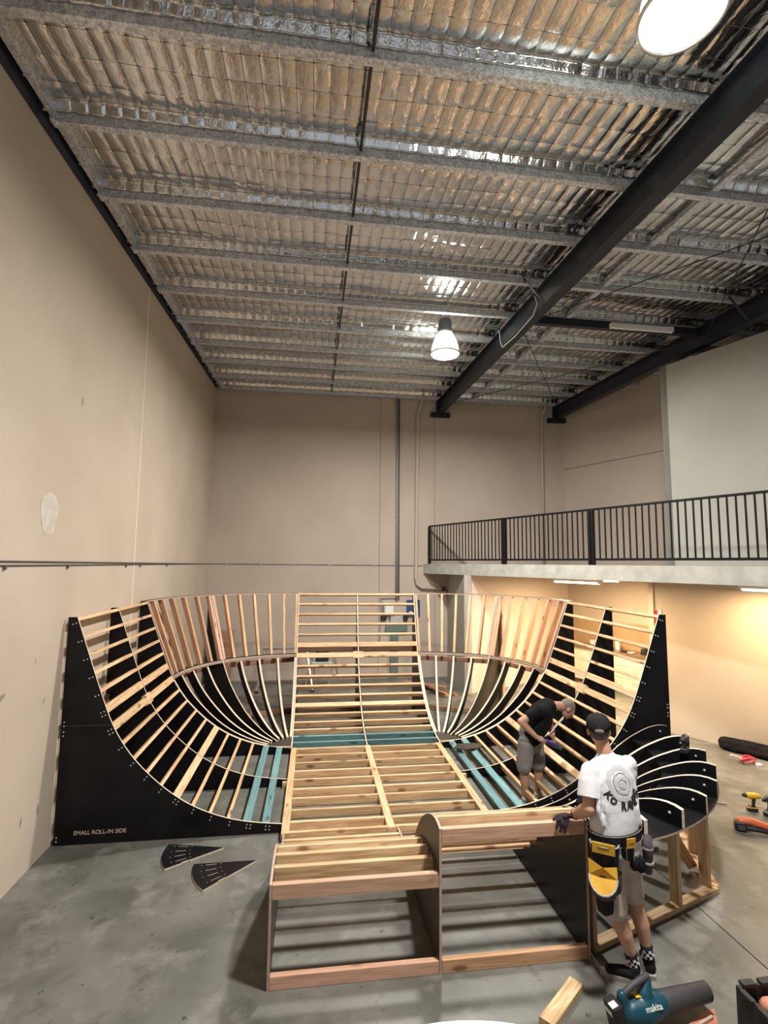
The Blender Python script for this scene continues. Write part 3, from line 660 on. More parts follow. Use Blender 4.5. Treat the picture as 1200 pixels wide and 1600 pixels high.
    beam('post', 'pine_pink', c + dirv(am - 1.5) * (BACK - .04), c + dirv(am - 1.5) * (BACK - .04) + V((0, 0, 2.3)), .045, .09, q, up=(0, 1, 0))
    return q
corner('left back corner of the bowl, curved ribs fanning from a small hub', (XA, YQ, 0), 180, 90, -1)
corner('right back corner of the bowl, curved ribs fanning beside the stooping man', (XB, YQ, 0), 0, 90, 1)
o = MB().add([(2.18, 7.89, .16), (2.34, 7.82, .16), (2.56, 7.87, .16), (2.69, 7.99, .16), (2.54, 8.09, .16), (2.28, 8.07, .16)] + [(2.18, 7.89, .175), (2.34, 7.82, .175), (2.56, 7.87, .175), (2.69, 7.99, .175), (2.54, 8.09, .175), (2.28, 8.07, .175)],
     [(5, 4, 3, 2, 1, 0), (6, 7, 8, 9, 10, 11)] + [(i, (i + 1) % 6, 6 + (i + 1) % 6, 6 + i) for i in range(6)]).obj('plywood_offcut', 'ply_brown'); tag(o, 'small dark plywood offcut lying on the teal slats', 'offcut')
# ---- flat bottom
ft = thing('flat_bottom', (XM, 7.1, 0), 'flat pine floor frame in the middle of the bowl', 'ramp frame')
Y0F, Y1F = 5.85, YQ - .01
for x in (XA + .045, XM, XB - .045):
    beam('rail', 'pine', (x, Y0F, .045), (x, Y1F, .045), .085, .088, ft)
for y in (8.37, 8.10, 7.81, 7.51, 7.23, 6.93, 6.67, 6.37, 6.10, 5.89):
    for a, b in ((XA + .09, XM - .045), (XM + .045, XB - .09)):
        bar('slat', 'pine', b - a, .040, .09, (1, 0, 0), (0, 1, 0), ((a + b) / 2, y + random.uniform(-.01, .01), .0895), ft)
MB().box((XA - .06, 7.18, .0), (XA, 7.30, .07)).obj('packing_block', 'pine', ft); MB().box((XB, 7.18, .0), (XB + .06, 7.30, .07)).obj('packing_block', 'pine', ft)
# ---- front modules: roll-over profiles in (distance back from the front face, height)
P2 = [(0, .995), (.09, 1.02), (.26, .985), (.47, .89), (.64, .784), (.78, .66), (.88, .55), (1.0, .43), (1.15, .31), (1.35, .20), (1.6, .125), (1.9, .095)]
P3 = [(0, .69), (.21, .704), (.40, .692), (.57, .66), (.73, .60), (.88, .50), (1.0, .41), (1.15, .30), (1.35, .195), (1.6, .125), (1.9, .095)]
YFR = 3.93
def module(label, x0, x1, pf, panels, ns):
    q = thing('roll_in_module', ((x0 + x1) / 2, 4.8, 0), label, 'ramp module')
    S = smooth_prof(pf, 30)
    for x, mats in panels:
        MB().prism([(x, YFR, 0)] + [(x, YFR + d, z) for d, z in S] + [(x, YFR + 1.9, 0)], (TH, 0, 0), 0, 1).obj('side_panel', mats, q, fix=True)
    L = x1 - x0 - .002; cx_ = (x0 + x1) / 2
    bar('front_board', 'pine_pink', L, .045, .10, (1, 0, 0), (0, 1, 0), (cx_, YFR + .024, pf[0][1] - .004), q)
    bar('bottom_board', 'pine_orange' if ns else 'pine_pink', L, .045, .09, (1, 0, 0), (0, 1, 0), (cx_, YFR + .024, .09), q)
    n_ = 8
    Lt = arclen(S)[-1]
    for k in range(1, 11):
        s = .02 + k * .188
        if s > Lt - .05: break
        (d, z), (tx, tz) = at_s(S, s)
        bar('slat', 'pine', L, .045, .10, (1, 0, 0), V((0, tx, tz)), (cx_, YFR + d, z - .002), q)
    return q
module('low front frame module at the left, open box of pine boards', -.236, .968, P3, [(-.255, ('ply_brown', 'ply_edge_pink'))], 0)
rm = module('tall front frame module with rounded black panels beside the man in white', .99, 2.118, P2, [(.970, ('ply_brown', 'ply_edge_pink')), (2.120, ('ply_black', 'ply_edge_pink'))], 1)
S3 = smooth_prof(P3, 30); cl = MB().tube([(.966, YFR + d, z - .004) for d, z in S3[:24]], .008, 6).obj('cleat', 'ply_brown', rm)
# ---- rounded pod at the front right
PCX, PCY, PRr = 2.16, 6.03, 2.2
def pod():
    q = thing('rounded_pod', (3.2, 4.9, 0), 'rounded corner pod of fanned black ribs beside the man in white', 'ramp module')
    pf = [(PRr - d * PRr / 2.12, z) for d, z in P2][::-1]; pf = [(max(d, .12), z) for d, z in pf]; S = smooth_prof(pf, 34)
    c = V((PCX, PCY, 0)); dirv = lambda a: V((math.cos(R(a)), -math.sin(R(a)), 0)); ZP = .835
    for k in range(0, 9):
        a = 90 * k / 8; o_ = dirv(a); n_ = V((-o_.y, o_.x, 0))
        if k == 0: o_ = V((1, 0, 0)); n_ = V((0, 1, 0))
        top = S; bot = []
        for i, (d, z) in enumerate(S):
            bot.append((d, max(0.0, min(z - .05, z - .34 if d < 1.62 else ZP + .018))))
        bot = [(d, ZP + .018 if d > 1.6 and z > ZP + .02 else b_) for (d, b_), (_, z) in zip(bot, S)]
        ply = [c + o_ * d + V((0, 0, z)) for d, z in top + bot[::-1]]
        r_ = MB().prism([p - n_ * TH for p in ply], n_ * TH * (2 if k else 1), 0, 1).obj('rib', ('ply_black', 'ply_edge'), q, fix=True)
        b = MB()
        for d in (.9, 1.35, 1.75, 2.1):
            z = next((z for dd, z in S if dd >= d), 1) - .07; b.ball(c + o_ * d + V((0, 0, z)) - n_ * (TH + .001) * 1, .013, 8); b.ball(c + o_ * d + V((0, 0, z)) + n_ * (TH + .001) * 1, .013, 8)
        tag(b.obj('screw_heads', 'screw', r_), kind='stuff')
    P = []; N_ = 27
    for k in range(N_ + 1):
        o_ = dirv(90 * k / N_)
        for r_, z in ((1.72, ZP), (PRr + .005, ZP), (PRr + .005, ZP + .018), (1.72, ZP + .018)): P.append(c + o_ * r_ + V((0, 0, z)))
    F = [(0, 1, 2, 3), tuple(4 * N_ + i for i in (3, 2, 1, 0))]; mi = [1, 1]
    for k in range(N_):
        for j in range(4): F.append((4 * k + j, 4 * k + 4 + j, 4 * k + 4 + (j + 1) % 4, 4 * k + (j + 1) % 4)); mi.append((0, 1, 0, 0)[j])
    MB().add(P, F, mi).obj('shelf_plate', ('ply_black', 'ply_edge_pink'), q, fix=True)
    corners = [V((2.185, 4.02, 0)), V((3.70, 4.56, 0)), V((4.30, 6.0, 0))]
    for a, b in zip(corners, corners[1:]):
        d = (b - a).normalized(); beam('bottom_plate', 'pine', a + V((0, 0, .0225)), b - d * .0 + V((0, 0, .0225)), .09, .045, q)
    def post(x, y, mt='pine', ang=20): 
        beam('post', mt, (x, y, .046), (x, y, ZP - .001), .045, .09, q, up=(math.sin(R(ang)), -math.cos(R(ang)), 0))
    post(3.19, 4.385); post(3.63, 4.58); post(2.215, 4.06, 'pine_pink'); post(3.92, 5.09, ang=70); post(4.20, 5.75, ang=70)
    beam('brace', 'pine_orange', (3.40, 5.0, .62), (3.72, 4.85, .05), .045, .09, q)
    return q
pod()
# ------------------------------------------------------------------ kitchen alcove under the mezzanine
def kfr(t, off=0.0, z=0.0): q = A0 + wd * t + wn * off; return frame(wd, -wn, (0, 0, 1), (q.x, q.y, z))   # local X along the wall, Y into the wall
def cabinet(t0, t1, kind, label):
    w = t1 - t0; c = thing('base_cabinet', (A0 + wd * (t0 + w / 2) + wn * .3), label, 'cabinet', 'cream kitchen cabinets')
    fr_ = kfr(t0, .58)
    MB().box((.002, .02, .1), (w - .002, .56, .88), mat=fr_).obj('carcass', 'cabinet_cream', c); MB().box((.002, .07, 0), (w - .002, .5, .1), mat=fr_).obj('kickboard', 'worktop_brown', c)
    if kind == 'doors':
        for k in (0, 1):
            d = MB().box((w / 2 * k + .004, 0, .11), (w / 2 * (k + 1) - .004, .019, .87), mat=fr_).obj('door', 'cabinet_cream', c)
            hx = w / 2 + (.05 if k else -.05); MB().tube([fr_ @ V((hx, -.005, .70)), fr_ @ V((hx, -.03, .71)), fr_ @ V((hx, -.03, .82)), fr_ @ V((hx, -.005, .83))], .006, 6).obj('handle', 'aluminium', d)
    else:
        for k, (z0, z1) in enumerate(((.11, .36), (.37, .62), (.63, .87))):
            d = MB().box((.004, 0, z0), (w - .004, .019, z1), mat=fr_).obj('drawer', 'cabinet_cream', c); zz = z1 - .07
            MB().tube([fr_ @ V((w / 2 - .09, -.005, zz)), fr_ @ V((w / 2 - .08, -.03, zz)), fr_ @ V((w / 2 + .08, -.03, zz)), fr_ @ V((w / 2 + .09, -.005, zz))], .006, 6).obj('handle', 'aluminium', d)
cabinet(.25, .85, 'doors', 'cream double-door kitchen cabinet in the alcove corner'); cabinet(.85, 1.65, 'doors', 'cream double-door kitchen cabinet beside the paper roll'); cabinet(1.65, 2.05, 'drawers', 'narrow cream drawer cabinet in the middle of the kitchen run'); cabinet(2.05, 2.75, 'drawers', 'wide cream drawer cabinet under the kettle');
tag(MB().box((.2, -.02, .88), (2.78, .58, .92), mat=kfr(0, .6)).obj('worktop', 'worktop_brown'), 'dark brown kitchen worktop along the alcove wall', 'worktop')
tag(MB().box((.2, 0, .92), (2.78, .02, 1.55), mat=kfr(0, .021)).obj('splashback', 'splash_brown'), 'brown splashback panel above the kitchen worktop', 'splashback')
q = A0 + wd * 1.72 + wn * .25; t = thing('paper_roll', (q.x, q.y, .92), 'white paper towel roll standing on the kitchen worktop', 'paper roll'); MB().lathe([(.0, 0), (.055, 0), (.058, .01), (.058, .22), (.055, .23), (.02, .23), (.02, .21)], (q.x, q.y, .92), 18).obj('roll', 'white_plastic', t, smooth=False); MB().lathe([(.0, .21), (.019, .21), (.019, .232), (.0, .232)], (q.x, q.y, .92), 10).obj('core', 'splash_brown', t)
q = A0 + wd * .9 + wn * .12; t = thing('power_outlet', (q.x, q.y, 1.1), 'white box on the splashback near the alcove corner', 'box'); MB().rbox((-.06, -.05, 0), (.06, .05, .12), .015, mat=frame(wd, -wn, (0, 0, 1), (q.x, q.y, .925))).obj('body', 'white_plastic', t); MB().box((-.03, -.052, .04), (.03, -.049, .08), mat=frame(wd, -wn, (0, 0, 1), (q.x, q.y, .925))).obj('face_plate', 'label_white', t)
q = A0 + wd * 2.45 + wn * .3; t = thing('kettle', (q.x, q.y, .92), 'dark kettle at the right end of the kitchen worktop', 'kettle'); c_ = (q.x, q.y, .92)
MB().lathe([(0, 0), (.08, 0), (.085, .02), (.07, .14), (.055, .19), (.02, .2), (0, .2)], c_, 18).obj('body', 'tool_black', t, smooth=True); MB().tube([V(c_) + V((.06, 0, .17)), V(c_) + V((.12, 0, .18)), V(c_) + V((.125, 0, .07)), V(c_) + V((.08, 0, .04))], .012, 8).obj('handle', 'tool_black', t, smooth=True); MB().tube([V(c_) + V((-.06, 0, .13)), V(c_) + V((-.1, 0, .17))], [.018, .01], 8).obj('spout', 'aluminium', t)
for k, (tt, off, m_, lb) in enumerate([(2.0, .42, 'tool_black', 'small black dish on the worktop left of the kettle'), (2.22, .45, 'white_plastic', 'small white dish on the worktop beside the black one')]):
    q = A0 + wd * tt + wn * off; tag(MB().lathe([(0, .005), (.05, .005), (.08, .03), (.085, .03), (.055, 0), (0, 0)], (q.x, q.y, .921), 16).obj('dish', m_, smooth=True), lb, 'dish')
q = B0 + bd * .16; t = thing('wall_sign', (q.x, q.y, 2.1), 'small red and white safety sign on the orange-lit wall', 'sign'); fr_ = frame(bd, -bn, (0, 0, 1), V((q.x, q.y, 2.0)) + bn * .004)
MB().box((-.07, -.003, -.16), (.07, 0, .16), mat=fr_).obj('sign_plate', 'white_plastic', t); MB().box((-.07, -.005, -.15), (.0, -.003, .15), mat=fr_).obj('red_panel', 'red_sign', t)
# ------------------------------------------------------------------ back wall services
t = thing('switchboard', (2.1, YB, 1.2), 'grey metering box with round dials on the back wall', 'switchboard'); yb = YB - .002
MB().rbox((1.84, yb - .14, 1.62), (2.13, yb, 1.95), .01).obj('meter_box', 'board_grey', t); MB().box((1.88, yb - .145, 1.66), (2.09, yb - .139, 1.91)).obj('box_door', 'white_gloss', t)
MB().rbox((2.02, yb - .10, 1.42), (2.36, yb, 1.60), .01).obj('junction_box', 'board_grey', t)
for x in (1.84, 2.42): MB().lathe([(.0, -.12), (.06, -.12), (.075, -.10), (.075, 0)], (x, yb, 1.55), 18, mat=MX.Rotation(R(-90), 4, 'X')).obj('dial', 'tool_black', t)
for x in (1.95, 2.1, 2.2): MB().tube([(x, yb - .04, 1.63), (x, yb - .04, 1.36)], .018, 8).obj('conduit', 'white_plastic', t)
MB().tube([(1.80, yb - .03, 1.62), (1.78, yb - .03, 2.05), (2.2, yb - .03, 2.06)], .02, 8).obj('conduit', 'conduit_grey', t); MB().tube([(1.78, yb - .03, 1.62), (1.76, yb - .03, .9), (2.05, yb - .03, .88)], .014, 8).obj('conduit', 'conduit_grey', t)
t = thing('cable_duct', (2.15, YB, 0), 'dark green cable duct below the switchboard on the back wall', 'duct'); MB().box((1.90, yb - .10, 1.18), (2.47, yb, 1.36)).obj('trough', 'board_green', t); MB().box((2.03, yb - .09, 0), (2.24, yb, 1.18)).obj('riser', 'board_green', t)
t = thing('wall_panel', (2.63, YB, 1.6), 'blue panel with white emblem on the back wall right of the switchboard', 'sign'); MB().box((2.46, yb - .03, 1.56), (2.82, yb, 2.0)).obj('board', 'blue_sign', t)
MB().lathe([(.0, 0), (.05, 0), (.05, .002), (0, .002)], (2.58, yb - .031, 1.66), 16, mat=MX.Rotation(R(90), 4, 'X')).obj('emblem', 'white_gloss', t)
# aluminium trestle, leaning sheet, planks
t = thing('trestle', (-.7, 12.6, 0), 'folding aluminium trestle standing behind the bowl near the back wall', 'trestle')
beam('top_plank', 'aluminium', (-1.12, 12.55, .95), (-.05, 12.55, .95), .22, .05, t)
for x, dx in ((-1.05, -.16), (-.12, .16)):
    for y, dy in ((12.47, -.2), (12.63, .2)):
        beam('leg', 'aluminium', (x, y, .93), (x + dx, y + dy, .04), .045, .03, t); MB().rbox((x + dx - .04, y + dy - .03, 0), (x + dx + .04, y + dy + .03, .05), .01).obj('foot', 'tool_black', t)
    beam('stretcher', 'aluminium', (x + dx * .6, 12.47 - .12, .4), (x + dx * .6, 12.63 + .12, .4), .03, .03, t)
t = thing('mitre_saw', (.12, 12.7, 0), 'dark saw on a folding stand behind the back quarter pipe', 'saw')
for x in (.0, .55):
    for dx in (-.13, .13): beam('leg', 'aluminium', (x, 12.7, .78), (x + dx, 12.7 + dx, .0), .03, .03, t)
MB().rbox((.0, 12.6, .5), (.5, 12.85, .60), .03).obj('saw_table', 'board_grey', t); MB().rbox((.1, 12.65, .60), (.42, 12.8, .84), .05).obj('motor_head', 'tool_black', t)
o = MB().add([(-2.55, 13.25, 0), (-1.95, 13.25, 0), (-1.95, 13.5, 1.25), (-2.55, 13.5, 1.25), (-2.55, 13.27, 0), (-1.95, 13.27, 0), (-1.95, 13.52, 1.25), (-2.55, 13.52, 1.25)], [(0, 1, 2, 3), (7, 6, 5, 4), (0, 4, 5, 1), (1, 5, 6, 2), (2, 6, 7, 3), (3, 7, 4, 0)]).obj('leaning_sheet', 'pine_brown', fix=True); tag(o, 'brown sheet leaning in the back left corner', 'sheet')
for k, (a, b, lb) in enumerate([((2.35, 13.1, .03), (3.25, 11.55, .03), 'long dark plank on the floor behind the right back corner'), ((2.55, 13.0, .03), (3.0, 11.4, .03), 'second dark plank on the floor beside the long one'), ((2.2, 12.6, .03), (3.1, 11.9, .03), 'short dark plank lying across the floor behind the bowl')]):
    tag(beam('floor_plank', 'pine_brown', V(a) + V((0, 0, .045 * k)), V(b) + V((0, 0, .045 * k)), .09, .045, None), lb, 'plank')
# ------------------------------------------------------------------ loose things on the floor
def template(apex, a, b, c, d, label):
    """fan-shaped black ply gusset with slots"""
    A_, B_, C_, D_ = V(apex), V(a), V(b), V(c)
    t = thing('plywood_gusset', A_, label, 'plywood template', 'fan shaped plywood templates on the floor')
    r = ((B_ - A_).length + (D_ - A_).length) / 2; a0 = math.atan2(B_.y - A_.y, B_.x - A_.x); a1 = math.atan2(D_.y - A_.y, D_.x - A_.x)
    if a0 < 0: a0 += 2 * math.pi
    if a1 < 0: a1 += 2 * math.pi
    arc = [(A_.x + r * math.cos(a0 + (a1 - a0) * k / 10), A_.y + r * math.sin(a0 + (a1 - a0) * k / 10)) for k in range(11)]
    def pol(rr, an): return (A_.x + rr * math.cos(an), A_.y + rr * math.sin(an))
    e1 = [pol(.50 * r * 2 - .16, a1), pol(r - .16, a1 - .03), pol(r - .24, a1 - .03), pol(r - .24, a1)]
    poly = [(A_.x, A_.y)] + arc + e1
    MB().prism([(x, y, .001) for x, y in poly], (0, 0, .018), 0, 1).obj('sheet', ('ply_black', 'ply_edge'), t, fix=True)
    for k in range(4):
        an = a0 + (a1 - a0) * (k + .5) / 4 - (a1 - a0) * .04; p, q_ = pol(r - .22, an), pol(r - .12, an); b_ = MB(); b_.tube([(p[0], p[1], .0185), (q_[0], q_[1], .0185)], .0025, 5); 
        for rr in (r - .26, r - .08): x, y = pol(rr, an); b_.ball((x, y, .0185), .0045, 8)
        b_.obj('slot', 'ply_edge_pink', t)
template((-.849, 5.793, 0), (-1.426, 5.922, 0), 0 or (-1.43, 5.66, 0), (-1.348, 5.47, 0), 0, 'fan-shaped black plywood template lying closer to the left end panel')
template((-.49, 5.519, 0), (-1.088, 5.524, 0), (-1.06, 5.31, 0), (-.916, 5.096, 0), 0, 'fan-shaped black plywood template lying closer to the front frame')
tag(beam('timber_offcut', 'pine', (1.90, 3.705, .023), (1.545, 3.42, .023), .10, .045, None), 'short pine offcut on the floor in front of the frame', 'offcut')
tag(MB().tube([(5.0, 6.17, .01), (5.17, 6.09, .01)], .009, 8).obj('metal_rod', 'conduit_grey'), 'short metal rod on the floor right of the pod', 'rod')
t = thing('oval_table', (.80, 2.24, 0), 'white oval tabletop peeking in at the bottom edge', 'table'); P_ = [(.67 + .75 * math.cos(a), 2.235 + .45 * math.sin(a)) for a in [2 * math.pi * k / 48 for k in range(48)]]
MB().prism([(x, y, .695) for x, y in P_], (0, 0, .025)).obj('tabletop', 'white_plastic', t, fix=True)
for dx in (-.45, .45): beam('leg', 'conduit_grey', (.80 + dx, 2.24, .69), (.80 + dx * 1.1, 2.24, .0), .04, .04, t); beam('foot', 'conduit_grey', (.80 + dx * 1.1, 1.95, .02), (.80 + dx * 1.1, 2.5, .02), .04, .04, t)
# leaf blower
def blower():
    t = thing('leaf_blower', (2.2, 3.36, 0), 'teal and black cordless blower lying by the man in white', 'blower')
    ax = V((.99, .13, 0)).normalized(); sd = V((0, 0, 1)).cross(ax); o0 = V((2.16, 3.345, .115)); L = lambda a, b, c: o0 + ax * a + sd * b + V((0, 0, c))
    b = MB(); b.limb([L(-.10, 0, .0), L(.0, 0, .0), L(.12, 0, .01)], [(.075, .085), (.095, .095), (.075, .075)], 16); b.limb([L(.02, 0, .08), L(.06, .02, .15)], [.05, .03]); b.limb([L(-.14, 0, .0), L(-.15, 0, .11)], [.045, .032]); b.limb([L(-.14, 0, -.03), L(-.1, 0, -.05)], [.05, .05])
    fuse('body', b, 'makita_teal', t, .010, 2)
    MB().limb([L(-.15, 0, .11), L(-.06, .0, .155), L(.06, .02, .17)], [.019, .02, .022], 10).obj('handle', 'rubber_grey', t, smooth=True)
    bt = MB().rbox((-.05, -.055, -.09), (.03, .055, .09), .02, mat=frame(ax, sd, (0, 0, 1), L(-.19, 0, .005)) @ MX.Rotation(R(-14), 4, 'Y')).obj('battery', 'tool_black', t)
    MB().box((-.052, -.03, .03), (-.049, .03, .06), mat=frame(ax, sd, (0, 0, 1), L(-.19, 0, .005)) @ MX.Rotation(R(-14), 4, 'Y')).obj('battery_label', 'label_white', bt)
    MB().box((-.045, -.045, .091), (-.0, .0, .093), mat=frame(ax, sd, (0, 0, 1), L(-.19, 0, .005)) @ MX.Rotation(R(-14), 4, 'Y')).obj('battery_label', 'label_white', bt)
    MB().tube([L(.10, 0, .01), L(.13, 0, .01), L(.52, 0, .005), L(.52, 0, .005)], [.062, .066, .056, .05], 20).obj('blower_tube', 'rubber_grey', t, smooth=True)
    MB().tube([L(.10, 0, .01), L(.125, 0, .01)], .07, 20).obj('collar', 'tool_black', t)
    MB().box((-.03, -.025, .0), (.03, .025, .003), mat=frame(ax, sd, (0, 0, 1), L(-.03, .0, .092))).obj('rating_label', 'tool_yellow', t)
    n_ = (sd * -1 * .8 + V((0, 0, .6))).normalized(); up_ = (V((0, 0, 1)) - n_ * n_.z).normalized()
    textobj('lettering', 'makita', .12, 'label_white', t, frame(ax, n_.cross(ax), n_, L(.03, 0, 0) + n_ * .092), .002)
blower()
t = thing('cardboard_tray', (2.55, 3.30, 0), 'brown torn cardboard under the blower tube', 'cardboard'); MB().prism([(2.36, 3.23, .001), (2.60, 3.22, .001), (2.66, 3.30, .001), (2.73, 3.42, .001), (2.62, 3.40, .001), (2.45, 3.32, .001)], (0, 0, .004)).obj('sheet', 'leather_red', t, fix=True); MB().prism([(2.40, 3.255, .005), (2.66, 3.34, .005), (2.655, 3.355, .005), (2.395, 3.27, .005)], (0, 0, .02)).obj('folded_edge', 'ply_edge_pink', t, fix=True)
t = thing('tool_crate', (2.95, 3.1, 0), 'black tool crate with reddish leather inside at the bottom right corner', 'crate')
X0, X1, Y0_, Y1_, ZC = 2.76, 3.3, 2.70, 3.255, .27
for a, b in (((X0, Y0_, 0), (X0 + .02, Y1_, ZC)), ((X1 - .02, Y0_, 0), (X1, Y1_, ZC)), ((X0 + .02, Y0_, 0), (X1 - .02, Y0_ + .02, ZC)), ((X0 + .02, Y1_ - .02, 0), (X1 - .02, Y1_, ZC))): MB().box(a, b).obj('side', 'crate_black', t)
MB().box((X0 + .02, Y0_ + .02, 0), (X1 - .02, Y1_ - .02, .015)).obj('bottom', 'crate_black', t)
for k in range(4): MB().box((X0 + .03 + k * .13, Y1_ - .035, ZC), (X0 + .12 + k * .13, Y1_ + .012, ZC + .02)).obj('rim_lug', 'crate_black', t); MB().box((X0 - .012, Y0_ + .03 + k * .13, ZC - .02), (X0 + .02, Y0_ + .12 + k * .13, ZC + .005)).obj('rim_lug', 'crate_black', t)
b = MB(); b.limb([(2.84, 2.8, .20), (2.95, 3.0, .225), (3.1, 3.17, .20)], [(.10, .05), (.15, .06), (.10, .05)], 14, ref=(1, -.5, 0)); b.limb([(2.9, 3.15, .2), (3.2, 2.95, .21)], [.06, .06]); tl = fuse('tool_roll', b, 'leather_red', None, .015, 3); tag(tl, 'worn reddish leather roll lying inside the black crate', 'leather roll')
# power tools on the right
def drill(loc, ang, body, accent, label, s=1.0, name='cordless_drill'):
    t = thing(name, loc, label, 'drill'); M_ = rotz(ang, loc) @ MX.Scale(s, 4); P = lambda x, y, z: M_ @ V((x, y, z))
    MB().rbox((-.045, -.035, 0), (.07, .035, .055), .015, mat=M_).obj('battery', 'tool_black', t); MB().rbox((-.046, -.036, .04), (.071, .036, .052), .015, mat=M_).obj('battery_band', accent, t)
    MB().limb([P(.0, 0, .06), P(-.005, 0, .10), P(-.01, 0, .14)], [.019, .018, .021], 10).obj('grip', 'tool_black', t, smooth=True)
    MB().limb([P(-.06, 0, .175), P(-.02, 0, .178), P(.055, 0, .178)], [.03, .036, .032], 14).obj('motor_housing', body, t, smooth=True)
    MB().tube([P(.055, 0, .178), P(.085, 0, .178), P(.115, 0, .178)], [.03, .026, .014], 14).obj('chuck', 'tool_black', t, smooth=True); MB().tube([P(-.005, 0, .15), P(.03, 0, .14)], .008, 8).obj('trigger', accent, t)
drill((5.37, 5.90, 0), 160, 'tool_yellow', 'tool_yellow', 'yellow and black cordless drill standing on the floor at the right')
drill((5.47, 5.78, 0), 200, 'tool_black', 'conduit_grey', 'black cordless driver cut by the right picture edge', 1.1)
q = V((PCX, PCY, 0)) + V((math.cos(R(26)), -math.sin(R(26)), 0)) * 1.98
def lying_driver(p, label):
    t = thing('impact_driver', p, label, 'driver'); M_ = rotz(40, p); P = lambda x, y, z: M_ @ V((x, y, z))
    MB().limb([P(-.07, 0, .10), P(.0, 0, .11), P(.06, 0, .105)], [.034, .038, .03], 12).obj('motor_housing', 'tool_black', t, smooth=True); MB().limb([P(-.02, 0, .09), P(-.03, .0, .03)], [.02, .02], 10).obj('grip', 'rubber_grey', t, smooth=True)
    MB().rbox((-.09, -.035, -.03), (.03, .035, .02), .015, mat=M_).obj('battery', 'tool_black', t); MB().tube([P(.06, 0, .105), P(.10, 0, .105)], .014, 10).obj('chuck', 'aluminium', t); MB().tube([P(.1, 0, .105), P(.17, 0, .11)], .005, 6).obj('bit', 'label_white', t)
lying_driver((q.x, q.y, 1.035), 'black impact driver resting on the pod ribs')
t = thing('nail_gun', (4.93, 5.46, 0), 'orange cordless nail gun lying on the floor at the right', 'nail gun'); M_ = rotz(-27, (4.92, 5.47, 0))
MB().rbox((-.15, -.05, 0), (-.03, .05, .10), .025, mat=M_).obj('battery', 'tool_black', t); MB().rbox((-.13, -.055, .02), (-.05, -.048, .08), .01, mat=M_).obj('battery_face', 'rubber_grey', t)
b = MB(); P = lambda x, y, z: M_ @ V((x, y, z)); b.limb([P(-.09, 0, .10), P(.0, 0, .11), P(.2, 0, .07)], [.04, .042, .035]); b.limb([P(.0, 0, .09), P(.02, .05, .05)], [.03, .025]); fuse('body', b, 'tool_orange', t, .010, 2)
MB().limb([P(-.02, -.03, .045), P(.08, -.03, .04), P(.22, -.03, .035)], [.028, .024, .026], 10).obj('magazine', 'tool_black', t, smooth=True); MB().tube([P(.2, 0, .07), P(.25, 0, .05)], [.03, .018], 10).obj('nose', 'tool_black', t)
t = thing('tripod_bag', (6.9, 7.5, 0), 'long black bag lying along the orange-lit wall', 'bag'); q0, q1 = V((6.72, 7.88, .1)), V((7.42, 6.85, .1))
b = MB(); b.limb([q0, q0.lerp(q1, .25), q0.lerp(q1, .6), q1], [.095, .11, .105, .09], 14); b.limb([q0 + V((-.06, -.02, -.04)), q0.lerp(q1, .5) + V((-.08, -.06, -.05))], [.05, .05]); fuse('body', b, 'bag_black', t, .02, 3)
b = MB().limb([q0 + V((-.05, -.06, -.06)), q0 + V((.02, -.2, -.06))], [.03, .035], 10).obj('side_pocket', 'bag_black', t, smooth=True)
MB().tube([q0.lerp(q1, k / 8) + V((-.03, -.03, .11)) for k in range(1, 8)], .006, 6).obj('zip', 'rubber_grey', t)
t = thing('ratchet_strap', (6.52, 7.25, 0), 'bundle of red and pink straps beside the black bag', 'strap')
for k in range(6): MB().tube([V((6.57, 7.27, .035 + .008 * k)) + V((math.cos(a) * (.07 + .012 * k), math.sin(a) * .06, .02 * math.sin(2 * a + k))) for a in [2 * math.pi * j / 14 for j in range(14)]], .012, 6, closed=True).obj('loop', 'strap_red' if k % 3 else 'strap_pink', t, smooth=True)
MB().rbox((6.62, 7.14, 0), (6.70, 7.20, .03), .01).obj('buckle', 'label_white', t); MB().tube([(6.52, 7.33, .06), (6.46, 7.42, .07), (6.44, 7.46, .06)], .012, 6).obj('tail', 'strap_pink', t)
# ------------------------------------------------------------------ people
def head(mb, c, f, u):
    f = V(f).normalized(); u = V(u); u = (u - f * u.dot(f)).normalized(); r_ = f.cross(u); M_ = frame(r_, f, u); c = V(c); L = lambda x, y, z: c + M_ @ V((x, y, z))
    mb.ball(L(0, -.012, .025), (.076, .096, .092), 18, mat=M_); mb.ball(L(0, .025, -.035), (.062, .066, .078), 16, mat=M_); mb.ball(L(0, .05, -.088), (.036, .034, .026), 12, mat=M_)
    mb.limb([L(0, .088, .0), L(0, .112, -.032)], [.010, .014], 8); mb.ball(L(0, .082, -.064), (.024, .014, .012), 10, mat=M_)
    mb.limb([L(-.045, .074, .020), L(0, .086, .022), L(.045, .074, .020)], [.012, .012, .012], 8)
    for s in (-1, 1): mb.ball(L(s * .077, -.008, -.015), (.011, .024, .033), 10, mat=M_)
    return L, M_
def face_parts(parent, L, M_, eye='hair_dark'):
    for s in (-1, 1): MB().ball(L(s * .03, .078, .0), (.012, .009, .009), 10, mat=M_).obj('eye', 'label_white', parent, smooth=True)
    MB().ball(L(0, .094, -.066), (.022, .006, .005), 10, mat=M_).obj('mouth', 'leather_red', parent, smooth=True)
def digits(mb, chains, r=.0095):
    for ch in chains: mb.limb(ch, [r * 1.12, r, r * .86][:len(ch)] if len(ch) == 3 else [r] * len(ch), 10)
def on_surface(tree, pts, d, off=.0025):
    out = []
    for p in pts:
        h = tree.ray_cast(V(p), V(d))
        out.append((h[0] - V(d).normalized() * off) if h[0] is not None else V(p))
    return out
